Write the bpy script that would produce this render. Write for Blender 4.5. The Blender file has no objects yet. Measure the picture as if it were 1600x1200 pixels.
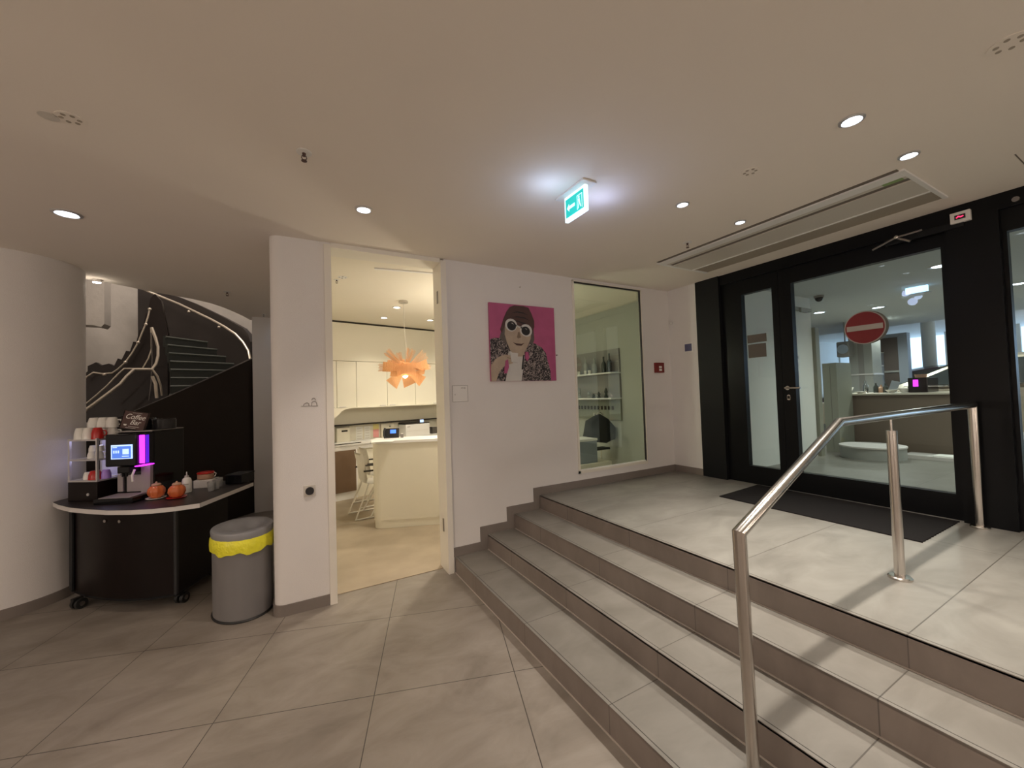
import bpy, bmesh, math, random
from mathutils import Vector, Matrix
random.seed(7)
S = bpy.context.scene
COL = S.collection
PI = math.pi
# ------------------------------------------------------------------ camera, world, exposure
CH = 1.65
F = 616.3
YAW, PITCH, ROLL = math.radians(61.114), math.radians(1.593), math.radians(-1.863)
fw = Vector((math.cos(YAW)*math.cos(PITCH), math.sin(YAW)*math.cos(PITCH), math.sin(PITCH)))
rt = Vector((math.sin(YAW), -math.cos(YAW), 0))
up = rt.cross(fw)
rt2 = math.cos(ROLL)*rt + math.sin(ROLL)*up
up2 = -math.sin(ROLL)*rt + math.cos(ROLL)*up
cam = bpy.data.cameras.new('camera')
cam.sensor_width = 36.0
cam.lens = F/1600*36
cam.clip_start = 0.05
cam_o = bpy.data.objects.new('camera', cam)
COL.objects.link(cam_o)
mw = Matrix((rt2, up2, -fw)).transposed().to_4x4()
mw.translation = Vector((0, 0, CH))
cam_o.matrix_world = mw
S.camera = cam_o
S.view_settings.view_transform = 'Standard'
S.view_settings.look = 'None'
S.view_settings.gamma = 1.0
S.view_settings.exposure = 0.0
W = bpy.data.worlds.new('world')
S.world = W
W.use_nodes = True
W.node_tree.nodes['Background'].inputs[0].default_value = (0.50, 0.70, 1.0, 1)
W.node_tree.nodes['Background'].inputs[1].default_value = 2.6

CEIL = 2.975
LAND = 0.578
RISE = LAND/4
WALLY = 3.585
GX = 4.42
WARM = (1.0, 0.85, 0.72)
OFFW = (1.0, 0.90, 0.72)
COOL = (0.86, 0.95, 1.0)

def ray(px, py):
    return (rt2*((px-800)/F) - up2*((py-600)/F) + fw)
CP = Vector((0, 0, CH))
def at_z(px, py, z):
    d = ray(px, py); return CP + d*((z-CH)/d.z)
def at_x(px, py, x):
    d = ray(px, py); return CP + d*(x/d.x)
def at_y(px, py, y):
    d = ray(px, py); return CP + d*(y/d.y)

# ------------------------------------------------------------------ materials
def newmat(name):
    m = bpy.data.materials.new(name); m.use_nodes = True
    nt = m.node_tree
    return m, nt, nt.nodes['Principled BSDF']
def s2l(c):
    return tuple(((v/255)/12.92 if v/255 <= .04045 else ((v/255+.055)/1.055)**2.4) for v in c)
def mat(name, col, rough=.5, metal=0, var=.06, scale=6, bump=0, bscale=120, spec=.5, emit=None, estr=0, coat=0, alpha=1):
    m, nt, b = newmat(name)
    b.inputs['Roughness'].default_value = rough
    b.inputs['Metallic'].default_value = metal
    b.inputs['Specular IOR Level'].default_value = spec
    if coat: b.inputs['Coat Weight'].default_value = coat; b.inputs['Coat Roughness'].default_value = .08
    tc = nt.nodes.new('ShaderNodeTexCoord')
    n = nt.nodes.new('ShaderNodeTexNoise'); n.inputs['Scale'].default_value = scale; n.inputs['Detail'].default_value = 4
    nt.links.new(tc.outputs['Object'], n.inputs['Vector'])
    mx = nt.nodes.new('ShaderNodeMix'); mx.data_type = 'RGBA'
    c0 = tuple(max(0, v*(1-var)) for v in col); c1 = tuple(min(1, v*(1+var)) for v in col)
    mx.inputs[6].default_value = (*c0, 1); mx.inputs[7].default_value = (*c1, 1)
    nt.links.new(n.outputs['Fac'], mx.inputs[0])
    nt.links.new(mx.outputs[2], b.inputs['Base Color'])
    if bump:
        n2 = nt.nodes.new('ShaderNodeTexNoise'); n2.inputs['Scale'].default_value = bscale; n2.inputs['Detail'].default_value = 3
        nt.links.new(tc.outputs['Object'], n2.inputs['Vector'])
        bp = nt.nodes.new('ShaderNodeBump'); bp.inputs['Strength'].default_value = bump; bp.inputs['Distance'].default_value = .01
        nt.links.new(n2.outputs['Fac'], bp.inputs['Height']); nt.links.new(bp.outputs['Normal'], b.inputs['Normal'])
    if emit:
        b.inputs['Emission Color'].default_value = (*emit, 1); b.inputs['Emission Strength'].default_value = estr
    if alpha < 1: b.inputs['Alpha'].default_value = alpha
    return m
def tile_mat(name, c0, c1, cm, rot, lx, ly, w, h, mortar=.0025, rough=.42):
    m, nt, b = newmat(name)
    tc = nt.nodes.new('ShaderNodeTexCoord')
    mp = nt.nodes.new('ShaderNodeMapping')
    mp.inputs['Rotation'].default_value = (0, 0, rot); mp.inputs['Location'].default_value = (lx, ly, 0)
    nt.links.new(tc.outputs['Object'], mp.inputs['Vector'])
    br = nt.nodes.new('ShaderNodeTexBrick'); br.offset = 0; br.squash = 1
    br.inputs['Scale'].default_value = 1; br.inputs['Brick Width'].default_value = w; br.inputs['Row Height'].default_value = h
    br.inputs['Mortar Size'].default_value = mortar; br.inputs['Mortar Smooth'].default_value = .1; br.inputs['Bias'].default_value = 0
    br.inputs['Color1'].default_value = (.92, .92, .92, 1); br.inputs['Color2'].default_value = (1, 1, 1, 1)
    nt.links.new(mp.outputs['Vector'], br.inputs['Vector'])
    n = nt.nodes.new('ShaderNodeTexNoise'); n.inputs['Scale'].default_value = 2.3; n.inputs['Detail'].default_value = 8; n.inputs['Roughness'].default_value = .62; n.inputs['Distortion'].default_value = .6
    mp2 = nt.nodes.new('ShaderNodeMapping'); mp2.inputs['Scale'].default_value = (1, 1.9, 1); mp2.inputs['Rotation'].default_value = (0, 0, rot+.5)
    nt.links.new(tc.outputs['Object'], mp2.inputs['Vector']); nt.links.new(mp2.outputs['Vector'], n.inputs['Vector'])
    rp = nt.nodes.new('ShaderNodeMapRange'); rp.inputs[1].default_value = .32; rp.inputs[2].default_value = .68
    nt.links.new(n.outputs['Fac'], rp.inputs[0])
    mx = nt.nodes.new('ShaderNodeMix'); mx.data_type = 'RGBA'
    mx.inputs[6].default_value = (*c0, 1); mx.inputs[7].default_value = (*c1, 1)
    nt.links.new(rp.outputs[0], mx.inputs[0])
    mu = nt.nodes.new('ShaderNodeMix'); mu.data_type = 'RGBA'; mu.blend_type = 'MULTIPLY'; mu.inputs[0].default_value = 1
    nt.links.new(mx.outputs[2], mu.inputs[6]); nt.links.new(br.outputs['Color'], mu.inputs[7])
    m2 = nt.nodes.new('ShaderNodeMix'); m2.data_type = 'RGBA'
    nt.links.new(br.outputs['Fac'], m2.inputs[0]); nt.links.new(mu.outputs[2], m2.inputs[6]); m2.inputs[7].default_value = (*cm, 1)
    nt.links.new(m2.outputs[2], b.inputs['Base Color'])
    b.inputs['Roughness'].default_value = rough
    return m
def glass_mat(name, tint=(.93, .97, .95), refl=1.0, ior=1.5):
    m = bpy.data.materials.new(name); m.use_nodes = True
    nt = m.node_tree; nt.nodes.clear()
    o = nt.nodes.new('ShaderNodeOutputMaterial'); mx = nt.nodes.new('ShaderNodeMixShader')
    t = nt.nodes.new('ShaderNodeBsdfTransparent'); t.inputs[0].default_value = (*tint, 1)
    g = nt.nodes.new('ShaderNodeBsdfGlossy'); g.inputs['Roughness'].default_value = .0; g.inputs[0].default_value = (refl, refl, refl, 1)
    f = nt.nodes.new('ShaderNodeFresnel'); f.inputs[0].default_value = ior
    ge = nt.nodes.new('ShaderNodeNewGeometry'); iv = nt.nodes.new('ShaderNodeMath'); iv.operation = 'SUBTRACT'; iv.inputs[0].default_value = 1
    ml = nt.nodes.new('ShaderNodeMath'); ml.operation = 'MULTIPLY'; ml.inputs[1].default_value = 1
    nt.links.new(ge.outputs['Backfacing'], iv.inputs[1]); nt.links.new(iv.outputs[0], ml.inputs[0]); nt.links.new(f.outputs[0], ml.inputs[1])
    nt.links.new(ml.outputs[0], mx.inputs[0]); nt.links.new(t.outputs[0], mx.inputs[1]); nt.links.new(g.outputs[0], mx.inputs[2])
    nt.links.new(mx.outputs[0], o.inputs[0])
    return m
def emat(name, col, st):
    m, nt, b = newmat(name)
    b.inputs['Base Color'].default_value = (*[min(1, c) for c in col], 1)
    b.inputs['Emission Color'].default_value = (*col, 1); b.inputs['Emission Strength'].default_value = st
    return m

M = {}
M['wall'] = mat('wall_plaster', (.74, .71, .69), .85, var=.02, bump=.25, bscale=260)
M['ceil'] = mat('ceiling_plaster', (.80, .735, .66), .9, var=.025, scale=.8)
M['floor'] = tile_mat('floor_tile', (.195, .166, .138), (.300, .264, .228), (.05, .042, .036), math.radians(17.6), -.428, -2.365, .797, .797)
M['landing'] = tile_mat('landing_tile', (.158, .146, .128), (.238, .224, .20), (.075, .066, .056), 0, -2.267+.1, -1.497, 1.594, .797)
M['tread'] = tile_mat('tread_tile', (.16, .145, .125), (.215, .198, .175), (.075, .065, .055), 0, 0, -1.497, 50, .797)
M['riser'] = tile_mat('riser_tile', (.20, .165, .145), (.25, .21, .185), (.12, .10, .09), 0, 0, -1.497, 50, .797, rough=.5)
M['skirt'] = mat('skirting_tile', (.20, .17, .15), .5, var=.12, scale=4)
M['groove'] = mat('dark_groove', (.03, .025, .022), .8)
M['foot'] = mat('silicone_joint', (.42, .37, .33), .6)
M['trim'] = mat('cream_lacquer', (.78, .74, .66), .4, var=.01)
M['black'] = mat('black_frame', (.004, .0042, .005), .35, var=.2, spec=.18)
M['blackp'] = mat('black_panel', (.006, .0065, .0075), .5, var=.2, spec=.25)
M['steel'] = mat('brushed_steel', (.60, .565, .53), .22, 1, var=.05, scale=40)
M['steeld'] = mat('dark_steel', (.30, .28, .27), .3, 1)
M['glass'] = glass_mat('clear_glass', (.92, .95, .93))
M['glassw'] = glass_mat('window_glass', (.80, .86, .82), ior=2.1)
M['matt'] = mat('door_mat', (.014, .0125, .0125), .95, var=.25, scale=60, bump=.5, bscale=500, spec=.08)
M['cart'] = mat('dark_wood', (.008, .0045, .0038), .35, var=.3, scale=10, spec=.2)
M['stairn'] = mat('dark_balustrade', (.020, .0135, .011), .38, var=.3, spec=.3)
M['postd'] = mat('dark_post', (.03, .03, .032), .35, .3)
M['carttop'] = mat('dark_counter_top', (.022, .017, .016), .4, var=.2, scale=10)
M['edge'] = mat('aluminium_edge', (.66, .63, .61), .4, .1)
M['rubber'] = mat('black_rubber', (.012, .012, .012), .5)
M['bin'] = mat('grey_bin_plastic', (.19, .18, .18), .42, var=.03)
M['binlid'] = mat('grey_bin_lid', (.25, .25, .26), .35, var=.03)
M['bag'] = mat('yellow_bin_bag', (.85, .80, .04), .35, var=.1, scale=20, bump=.6, bscale=35)
M['white'] = mat('white_lacquer', (.80, .79, .77), .35, var=.01)
M['plastw'] = mat('white_plastic', (.75, .73, .70), .4, var=.02)
M['ceram'] = mat('white_ceramic', (.80, .79, .75), .15, var=.03)
M['redc'] = mat('red_ceramic', (.45, .015, .012), .25, var=.1)
M['orange'] = mat('orange_glaze', (.62, .15, .045), .3, var=.25, scale=12)
M['mach'] = mat('machine_black', (.005, .005, .006), .12, var=.1, spec=.3)
M['machg'] = mat('machine_grey', (.34, .30, .31), .4, .2)
M['purple'] = emat('purple_light', (.80, .035, 1.0), 2.2)
M['violet'] = emat('violet_light', (.10, .01, .62), 1.0)
M['screen'] = emat('machine_screen', (.07, .17, .62), 1.1)
M['screenw'] = emat('screen_frame', (.45, .62, 1.0), 1.2)
M['silver'] = mat('silver_frame', (.62, .60, .60), .35, .6)
M['frost'] = mat('frosted_panel', (.66, .66, .80), .4)
M['cyl'] = mat('smoky_hopper', (.02, .02, .022), .12)
M['tan'] = mat('terracotta', (.50, .30, .20), .6, var=.15, scale=15)
M['paper'] = mat('paper_white', (.82, .81, .76), .7)
M['pink'] = mat('pink_note', (.85, .38, .36), .7)
M['cream'] = mat('cream_cabinet', (.84, .80, .68), .4, var=.01)
M['desk'] = mat('desk_cream', (.76, .72, .60), .45, var=.02)
M['carpet'] = mat('office_carpet', (.39, .32, .235), .95, var=.32, scale=2.2, bump=.35, bscale=400)
M['brown'] = mat('brown_cabinet', (.17, .105, .062), .5, var=.1, scale=8)
M['chair'] = mat('chair_shell', (.74, .70, .62), .45, var=.02)
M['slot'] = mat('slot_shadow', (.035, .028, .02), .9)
M['veneer'] = mat('wood_veneer', (.80, .50, .26), .55, var=.12, scale=14)
M['veneer'].node_tree.nodes['Principled BSDF'].inputs['Subsurface Weight'].default_value = 0
M['offceil'] = mat('office_ceiling', (.84, .79, .68), .9, var=.01)
M['concrete'] = mat('pale_concrete', (.56, .52, .47), .85, var=.28, scale=2.6, bump=.3, bscale=20)
M['stair'] = mat('dark_stair_steel', (.035, .028, .025), .38, var=.3, scale=3)
M['treadg'] = mat('stair_tread_dark', (.03, .035, .03), .6)
M['nosing'] = mat('stair_nosing', (.085, .095, .08), .5)
M['rail'] = mat('pale_rail', (.78, .70, .58), .28, .6)
M['lamp'] = emat('lamp_cool', (.80, .90, 1.0), 6)
M['lampo'] = emat('lamp_office', (1.0, .96, .85), 6)
M['pink1'] = mat('paint_pink', (.42, .085, .20), .55, var=.22, scale=7)
M['pbrown'] = mat('paint_brown', (.075, .035, .030), .6, var=.3, scale=12)
M['pdark'] = mat('paint_dark', (.012, .010, .012), .5)
M['pskin'] = mat('paint_skin', (.42, .33, .25), .6, var=.18, scale=16)
M['pskind'] = mat('paint_skin_shade', (.20, .14, .10), .6, var=.2, scale=16)
M['pwhite'] = mat('paint_white', (.58, .56, .53), .6, var=.08, scale=12)
M['phair'] = mat('paint_hair', (.11, .09, .08), .6, var=.4, scale=30)
def coat_mat():
    m, nt, b = newmat('paint_coat')
    tc = nt.nodes.new('ShaderNodeTexCoord')
    v = nt.nodes.new('ShaderNodeTexVoronoi'); v.inputs['Scale'].default_value = 26; v.feature = 'F1'
    n = nt.nodes.new('ShaderNodeTexNoise'); n.inputs['Scale'].default_value = 34; n.inputs['Detail'].default_value = 2; n.inputs['Distortion'].default_value = 2.0
    nt.links.new(tc.outputs['Object'], n.inputs['Vector'])
    r = nt.nodes.new('ShaderNodeValToRGB')
    r.color_ramp.elements[0].position = .48; r.color_ramp.elements[0].color = (.012, .009, .012, 1)
    r.color_ramp.elements[1].position = .62; r.color_ramp.elements[1].color = (.36, .30, .28, 1)
    nt.links.new(n.outputs['Fac'], r.inputs[0]); nt.links.new(r.outputs[0], b.inputs['Base Color'])
    b.inputs['Roughness'].default_value = .6
    return m
M['pcoat'] = coat_mat()
M['signred'] = mat('sign_red', (.19, .008, .011), .45, var=.03)
M['signw'] = mat('sign_white', (.40, .37, .34), .5)
M['lobfloor'] = tile_mat('lobby_tile', (.165, .158, .135), (.215, .205, .18), (.1, .1, .09), 0, 0, 0, .797, .797)
M['lobwall'] = mat('lobby_wall', (.74, .76, .74), .8, var=.02)
M['lobceil'] = mat('lobby_ceiling', (.52, .55, .55), .9, var=.02)
M['olive'] = mat('olive_grey', (.24, .25, .20), .6)
M['greyc'] = mat('grey_column', (.34, .35, .33), .7)
M['brownp'] = mat('brown_panel', (.10, .08, .07), .5)
M['carb'] = mat('bronze_car_paint', (.36, .31, .24), .28, .2, var=.02, coat=.8)
M['carp'] = mat('plum_car_paint', (.06, .015, .04), .2, .4, var=.02, coat=.8)
M['carg'] = mat('car_window', (.02, .028, .03), .05, coat=1)
M['chrome'] = mat('chrome', (.8, .8, .8), .08, 1)
M['counter'] = mat('reflected_counter', (.15, .115, .085), .45)
M['countert'] = mat('reflected_counter_top', (.55, .50, .42), .4)
M['greeng'] = mat('grey_green_partition', (.43, .44, .41), .3, var=.03)
M['jacket'] = mat('dark_cloth', (.02, .022, .02), .9, var=.3, scale=20)
M['boxb'] = mat('grey_blue_box', (.30, .34, .40), .5)
M['bottle'] = mat('bottle_dark', (.05, .06, .055), .15)
M['ventp'] = mat('vent_panel', (.60, .56, .50), .5, var=.02)
M['ventd'] = mat('vent_slot', (.16, .135, .11), .8)
M['ventb'] = mat('vent_grille', (.36, .31, .25), .7, bump=.4, bscale=300)
M['red'] = mat('alarm_red', (.17, .008, .006), .4)
M['sgreen'] = emat('exit_green', (.01, .42, .36), .9)
M['swhite'] = emat('exit_white', (.62, .92, .95), .85)
M['sedge'] = emat('exit_edge', (.72, .93, 1.0), .95)
M['label_g'] = mat('green_label', (.22, .34, .12), .5)
M['grey'] = mat('mid_grey', (.25, .24, .23), .5)
M['bluescr'] = emat('phone_screen', (.05, .16, .8), 1.6)
M['redled'] = emat('red_display', (1.0, .03, .12), 2.0)
M['icon'] = mat('icon_grey', (.28, .25, .23), .5)
M['exitl'] = emat('lobby_exit_light', (.45, .72, 1.0), 2.2)

# ------------------------------------------------------------------ mesh builder
class G:
    def __init__(s): s.bm = bmesh.new()
    def box(s, x0, y0, z0, x1, y1, z1, mtx=None, b=0):
        r = bmesh.ops.create_cube(s.bm, size=1)
        m = Matrix.Translation(((x0+x1)/2, (y0+y1)/2, (z0+z1)/2)) @ Matrix.Diagonal((abs(x1-x0), abs(y1-y0), abs(z1-z0), 1))
        if mtx is not None: m = mtx @ m
        bmesh.ops.transform(s.bm, matrix=m, verts=r['verts'])
        if b:
            es = {e for v in r['verts'] for e in v.link_edges}
            bmesh.ops.bevel(s.bm, geom=list(es), offset=b, segments=2, affect='EDGES', profile=.5)
        return s
    def cyl(s, p0, p1, r0, r1=None, seg=20):
        p0, p1 = Vector(p0), Vector(p1); r1 = r0 if r1 is None else r1
        d = p1-p0
        r = bmesh.ops.create_cone(s.bm, cap_ends=True, segments=seg, radius1=r0, radius2=r1, depth=d.length)
        m = Matrix.Translation((p0+p1)/2) @ d.to_track_quat('Z', 'Y').to_matrix().to_4x4()
        bmesh.ops.transform(s.bm, matrix=m, verts=r['verts']); return s
    def sph(s, c, r, sc=(1, 1, 1), seg=16):
        q = bmesh.ops.create_uvsphere(s.bm, u_segments=seg, v_segments=seg//2+2, radius=r)
        bmesh.ops.transform(s.bm, matrix=Matrix.Translation(c) @ Matrix.Diagonal((*sc, 1)), verts=q['verts']); return s
    def tube(s, pts, r, seg=10, closed=False):
        pts = [Vector(p) for p in pts]; n = len(pts); rings = []
        ref = Vector((0, 0, 1))
        for i, p in enumerate(pts):
            a = pts[max(0, i-1)]; b = pts[min(n-1, i+1)]
            t = (b-a).normalized()
            rf = ref if abs(t.dot(ref)) < .95 else Vector((1, 0, 0))
            if i and abs(t.dot(rf)) >= .95: rf = Vector((0, 1, 0))
            u = t.cross(rf).normalized(); v = t.cross(u).normalized()
            k = 1.0
            if 0 < i < n-1:
                c = (pts[i]-a).normalized().dot((b-pts[i]).normalized()); c = max(-.5, min(1, c))
                k = 1/math.sqrt((1+c)/2)
            ring = [s.bm.verts.new(p+(u*math.cos(2*PI*j/seg)+v*math.sin(2*PI*j/seg))*r*(1 if k < 1.02 else min(k, 1.25))) for j in range(seg)]
            rings.append(ring)
        for i in range(n-1):
            A, B = rings[i], rings[i+1]
            # align
            best = min(range(seg), key=lambda o: sum((A[j].co-B[(j+o) % seg].co).length for j in range(seg)))
            B = [B[(j+best) % seg] for j in range(seg)]; rings[i+1] = B
            for j in range(seg):
                s.bm.faces.new((A[j], A[(j+1) % seg], B[(j+1) % seg], B[j]))
        s.bm.faces.new(rings[0]); s.bm.faces.new(rings[-1][::-1]); return s
    def lathe(s, prof, c=(0, 0, 0), seg=24, sx=1, sy=1, rot=0):
        rings = []
        for r, z in prof:
            ring = []
            for j in range(seg):
                a = 2*PI*j/seg; x = r*sx*math.cos(a); y = r*sy*math.sin(a)
                x, y = x*math.cos(rot)-y*math.sin(rot), x*math.sin(rot)+y*math.cos(rot)
                ring.append(s.bm.verts.new((c[0]+x, c[1]+y, c[2]+z)))
            rings.append(ring)
        for A, B in zip(rings, rings[1:]):
            for j in range(seg): s.bm.faces.new((A[j], A[(j+1) % seg], B[(j+1) % seg], B[j]))
        s.bm.faces.new(rings[0][::-1]); s.bm.faces.new(rings[-1]); return s
    def prism(s, poly, axis, a0, a1):
        def P(u, v, w):
            return {'x': (w, u, v), 'y': (u, w, v), 'z': (u, v, w)}[axis]
        A = [s.bm.verts.new(P(u, v, a0)) for u, v in poly]; B = [s.bm.verts.new(P(u, v, a1)) for u, v in poly]
        fs = [s.bm.faces.new(A), s.bm.faces.new(B[::-1])]
        n = len(poly)
        for i in range(n): fs.append(s.bm.faces.new((A[i], B[i], B[(i+1) % n], A[(i+1) % n])))
        return s
    def loft(s, rings, caps=True):
        R = [[s.bm.verts.new(p) for p in r] for r in rings]; n = len(R[0])
        for A, B in zip(R, R[1:]):
            for j in range(n): s.bm.faces.new((A[j], A[(j+1) % n], B[(j+1) % n], B[j]))
        if caps: s.bm.faces.new(R[0][::-1]); s.bm.faces.new(R[-1])
        return s
    def wall(s, path, z0, z1, th):
        """vertical strip following a path of (x, y[, ztop, zbottom]) with thickness th towards its left"""
        n = len(path); L, Rr = [], []
        for i, p in enumerate(path):
            a = Vector(path[max(0, i-1)][:2]); b = Vector(path[min(n-1, i+1)][:2]); t = (b-a).normalized(); nn = Vector((-t.y, t.x))
            zt = p[2] if len(p) > 2 else z1; zb = p[3] if len(p) > 3 else z0
            q = Vector(p[:2])+nn*th
            L.append((s.bm.verts.new((p[0], p[1], zb)), s.bm.verts.new((p[0], p[1], zt))))
            Rr.append((s.bm.verts.new((q.x, q.y, zb)), s.bm.verts.new((q.x, q.y, zt))))
        for i in range(n-1):
            for f in ((L[i][0], L[i+1][0], L[i+1][1], L[i][1]), (Rr[i][0], Rr[i][1], Rr[i+1][1], Rr[i+1][0]),
                      (L[i][1], L[i+1][1], Rr[i+1][1], Rr[i][1]), (L[i][0], Rr[i][0], Rr[i+1][0], L[i+1][0])):
                s.bm.faces.new(f)
        for i in (0, n-1): s.bm.faces.new((L[i][0], L[i][1], Rr[i][1], Rr[i][0]))
        return s
    def xf(s, m): bmesh.ops.transform(s.bm, matrix=m, verts=s.bm.verts[:]); return s
    def build(s, name, m, parent=None, smooth=False, sharp=35):
        bmesh.ops.recalc_face_normals(s.bm, faces=s.bm.faces[:])
        me = bpy.data.meshes.new(name)
        if smooth:
            for f in s.bm.faces: f.smooth = True
            for e in s.bm.edges:
                if len(e.link_faces) == 2 and e.calc_face_angle(0) > math.radians(sharp): e.smooth = False
        s.bm.to_mesh(me); s.bm.free()
        me.materials.append(M[m] if isinstance(m, str) else m)
        o = bpy.data.objects.new(name, me); COL.objects.link(o)
        if parent is not None: o.parent = parent
        return o
def tag(o, label=None, cat=None, group=None, kind=None):
    if label: o['label'] = label
    if cat: o['category'] = cat
    if group: o['group'] = group
    if kind: o['kind'] = kind
    return o
def thing(name, label, cat, loc=(0, 0, 0), rz=0, group=None):
    o = bpy.data.objects.new(name, None); COL.objects.link(o); o.empty_display_size = .1
    o.location = loc; o.rotation_euler = (0, 0, rz)
    return tag(o, label, cat, group)
def copy_tree(o, parent=None):
    c = o.copy(); COL.objects.link(c)
    if parent is not None: c.parent = parent
    for ch in list(o.children): copy_tree(ch, c)
    return c
def struct(o): o['kind'] = 'structure'; return o
def text_obj(s, size, m, name='lettering', parent=None, depth=.0006, shear=0, align='CENTER', mtx=None):
    cu = bpy.data.curves.new('t', 'FONT'); cu.body = s; cu.size = size; cu.extrude = depth; cu.shear = shear
    cu.align_x = align; cu.align_y = 'CENTER'
    t = bpy.data.objects.new('t', cu); COL.objects.link(t)
    dg = bpy.context.evaluated_depsgraph_get(); dg.update()
    me = bpy.data.meshes.new_from_object(t.evaluated_get(dg))
    bpy.data.objects.remove(t); bpy.data.curves.remove(cu)
    if mtx is not None: me.transform(mtx)
    me.materials.clear(); me.materials.append(M[m])
    o = bpy.data.objects.new(name, me); COL.objects.link(o)
    if parent is not None: o.parent = parent
    return o
FACE_Y = Matrix.Rotation(PI/2, 4, 'X')                                  # text facing -y
FACE_X = Matrix.Rotation(-PI/2, 4, 'Z') @ Matrix.Rotation(PI/2, 4, 'X')  # text facing -x
def spot(parent, loc, power, col, ang=80, blend=.8, r=.04, name='lamp_light', aim=None):
    l = bpy.data.lights.new(name, 'SPOT'); l.energy = power; l.color = col; l.spot_size = math.radians(ang); l.spot_blend = blend; l.shadow_soft_size = r
    o = bpy.data.objects.new(name, l); COL.objects.link(o); o.location = loc
    if parent: o.parent = parent
    if aim: o.rotation_euler = (Vector(aim)-Vector(loc)).to_track_quat('-Z', 'Y').to_euler()
    return o
def point(parent, loc, power, col, r=.1, name='lamp_light'):
    l = bpy.data.lights.new(name, 'POINT'); l.energy = power; l.color = col; l.shadow_soft_size = r
    o = bpy.data.objects.new(name, l); COL.objects.link(o); o.location = loc
    if parent: o.parent = parent
    return o
def area(name, loc, rot, sx, sy, power, col):
    l = bpy.data.lights.new(name, 'AREA'); l.shape = 'RECTANGLE'; l.size = sx; l.size_y = sy; l.energy = power; l.color = col
    o = bpy.data.objects.new(name, l); COL.objects.link(o); o.location = loc; o.rotation_euler = rot
    return o

# ------------------------------------------------------------------ downlights
def downlight(x, y, z, r, label, power, col, ang, blend, lm='lamp', group='ceiling downlights', name='ceiling_downlight'):
    t = thing(name, label, 'ceiling light', (x, y, z), 0, group)
    g = G(); seg = 28
    prof = [(r*1.28, 0), (r*1.28, -.006), (r*1.0, -.010), (r*.96, -.004), (r*.90, -.002)]
    g.lathe(prof, seg=seg); g.build('trim_ring', 'silver', t, True)
    g = G().cyl((0, 0, -.0075), (0, 0, -.0045), r*.88, seg=seg); g.build('lens', lm, t)
    if power: spot(t, (0, 0, -.03), power, col, ang, blend, r*.5)
    return t
downlight(-1.33, 3.74, CEIL, .060, 'round ceiling downlight at the far left, above the white column', 34, WARM, 75, 1)
downlight(.44, 2.85, CEIL, .045, 'round ceiling downlight in front of the office doorway', 95, WARM, 80, 1)
downlight(2.45, 1.83, CEIL, .036, 'ceiling downlight nearest the exit sign, left of the vent', 135, (1, .93, .82), 84, .9)
downlight(3.14, 1.83, CEIL, .034, 'ceiling downlight tucked against the long edge of the vent', 135, (1, .93, .82), 84, .9)
downlight(2.47, .858, CEIL, .042, 'larger bright ceiling downlight, nearest the camera over the handrail', 215, (1, .93, .82), 84, .9)
downlight(3.16, .845, CEIL, .038, 'bright ceiling downlight beside the near end of the vent', 150, (1, .93, .82), 84, .9)
for x, y, p in ((-1.4, .6, 45), (.5, -.3, 40), (-1.4, -2.2, 50), (.6, -3.0, 45), (2.6, -1.2, 45), (-3.4, 1.5, 50), (-3.4, -2, 50), (2.8, -3.6, 45)):  # unseen ceiling lights added to raise the room's light level
    downlight(x, y, CEIL, .05, 'unseen fill light added to the ceiling behind the camera', p*1.1, WARM, 150, 1, group='ceiling fill lights added behind the camera')

for x, y, z, p in ((-3.6, -1.4, 1.5, 50), (-1.0, -3.6, 1.5, 50), (.9, -4.0, 1.6, 50), (-4.4, 1.6, 1.5, 46), (3.7, -3.2, 2.2, 42)):  # fill lights added out of view to brighten walls and ceiling
    t = thing('fill_lamp', 'unseen fill light on a slim stand, added behind the camera', 'fill light', (x, y, LAND+.001 if x > 2.3 else (.29 if x > 1.65 else .001)), 0, 'standing fill lights added behind the camera')
    zz_ = z-t.location.z
    G().cyl((0, 0, 0), (0, 0, .03), .14, seg=32).build('base', 'silver', t, True); G().cyl((0, 0, .03), (0, 0, zz_-.16), .012, seg=12).build('pole', 'silver', t, True)
    G().sph((0, 0, zz_-.135), .02).build('socket', 'silver', t, True)
    point(t, (0, 0, zz_), p, WARM, .12)

# ------------------------------------------------------------------ room shell
X0, Y0 = -5.5, -6.0
g = G().box(X0, Y0, -.12, 4.6, 11, 0); struct(g.build('floor', 'floor'))
ceil_poly = [(X0, Y0), (4.55, Y0), (4.55, 3.70), (-.10, 3.70), (-.22, 7.3), (-.60, 7.45)]
edge = [at_z(px, py, CEIL) for px, py in ((395, 502), (380, 494), (365, 487), (348, 480), (330, 474), (300, 467), (272, 462), (237, 456), (200, 448), (160, 440))]
ceil_poly += [(p.x, p.y) for p in edge[1:]] + [(-2.3, 5.35), (-3.2, 5.0), (X0, 5.0)]
g = G().prism(ceil_poly, 'z', CEIL, CEIL+.16); struct(g.build('ceiling', 'ceil'))
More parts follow.
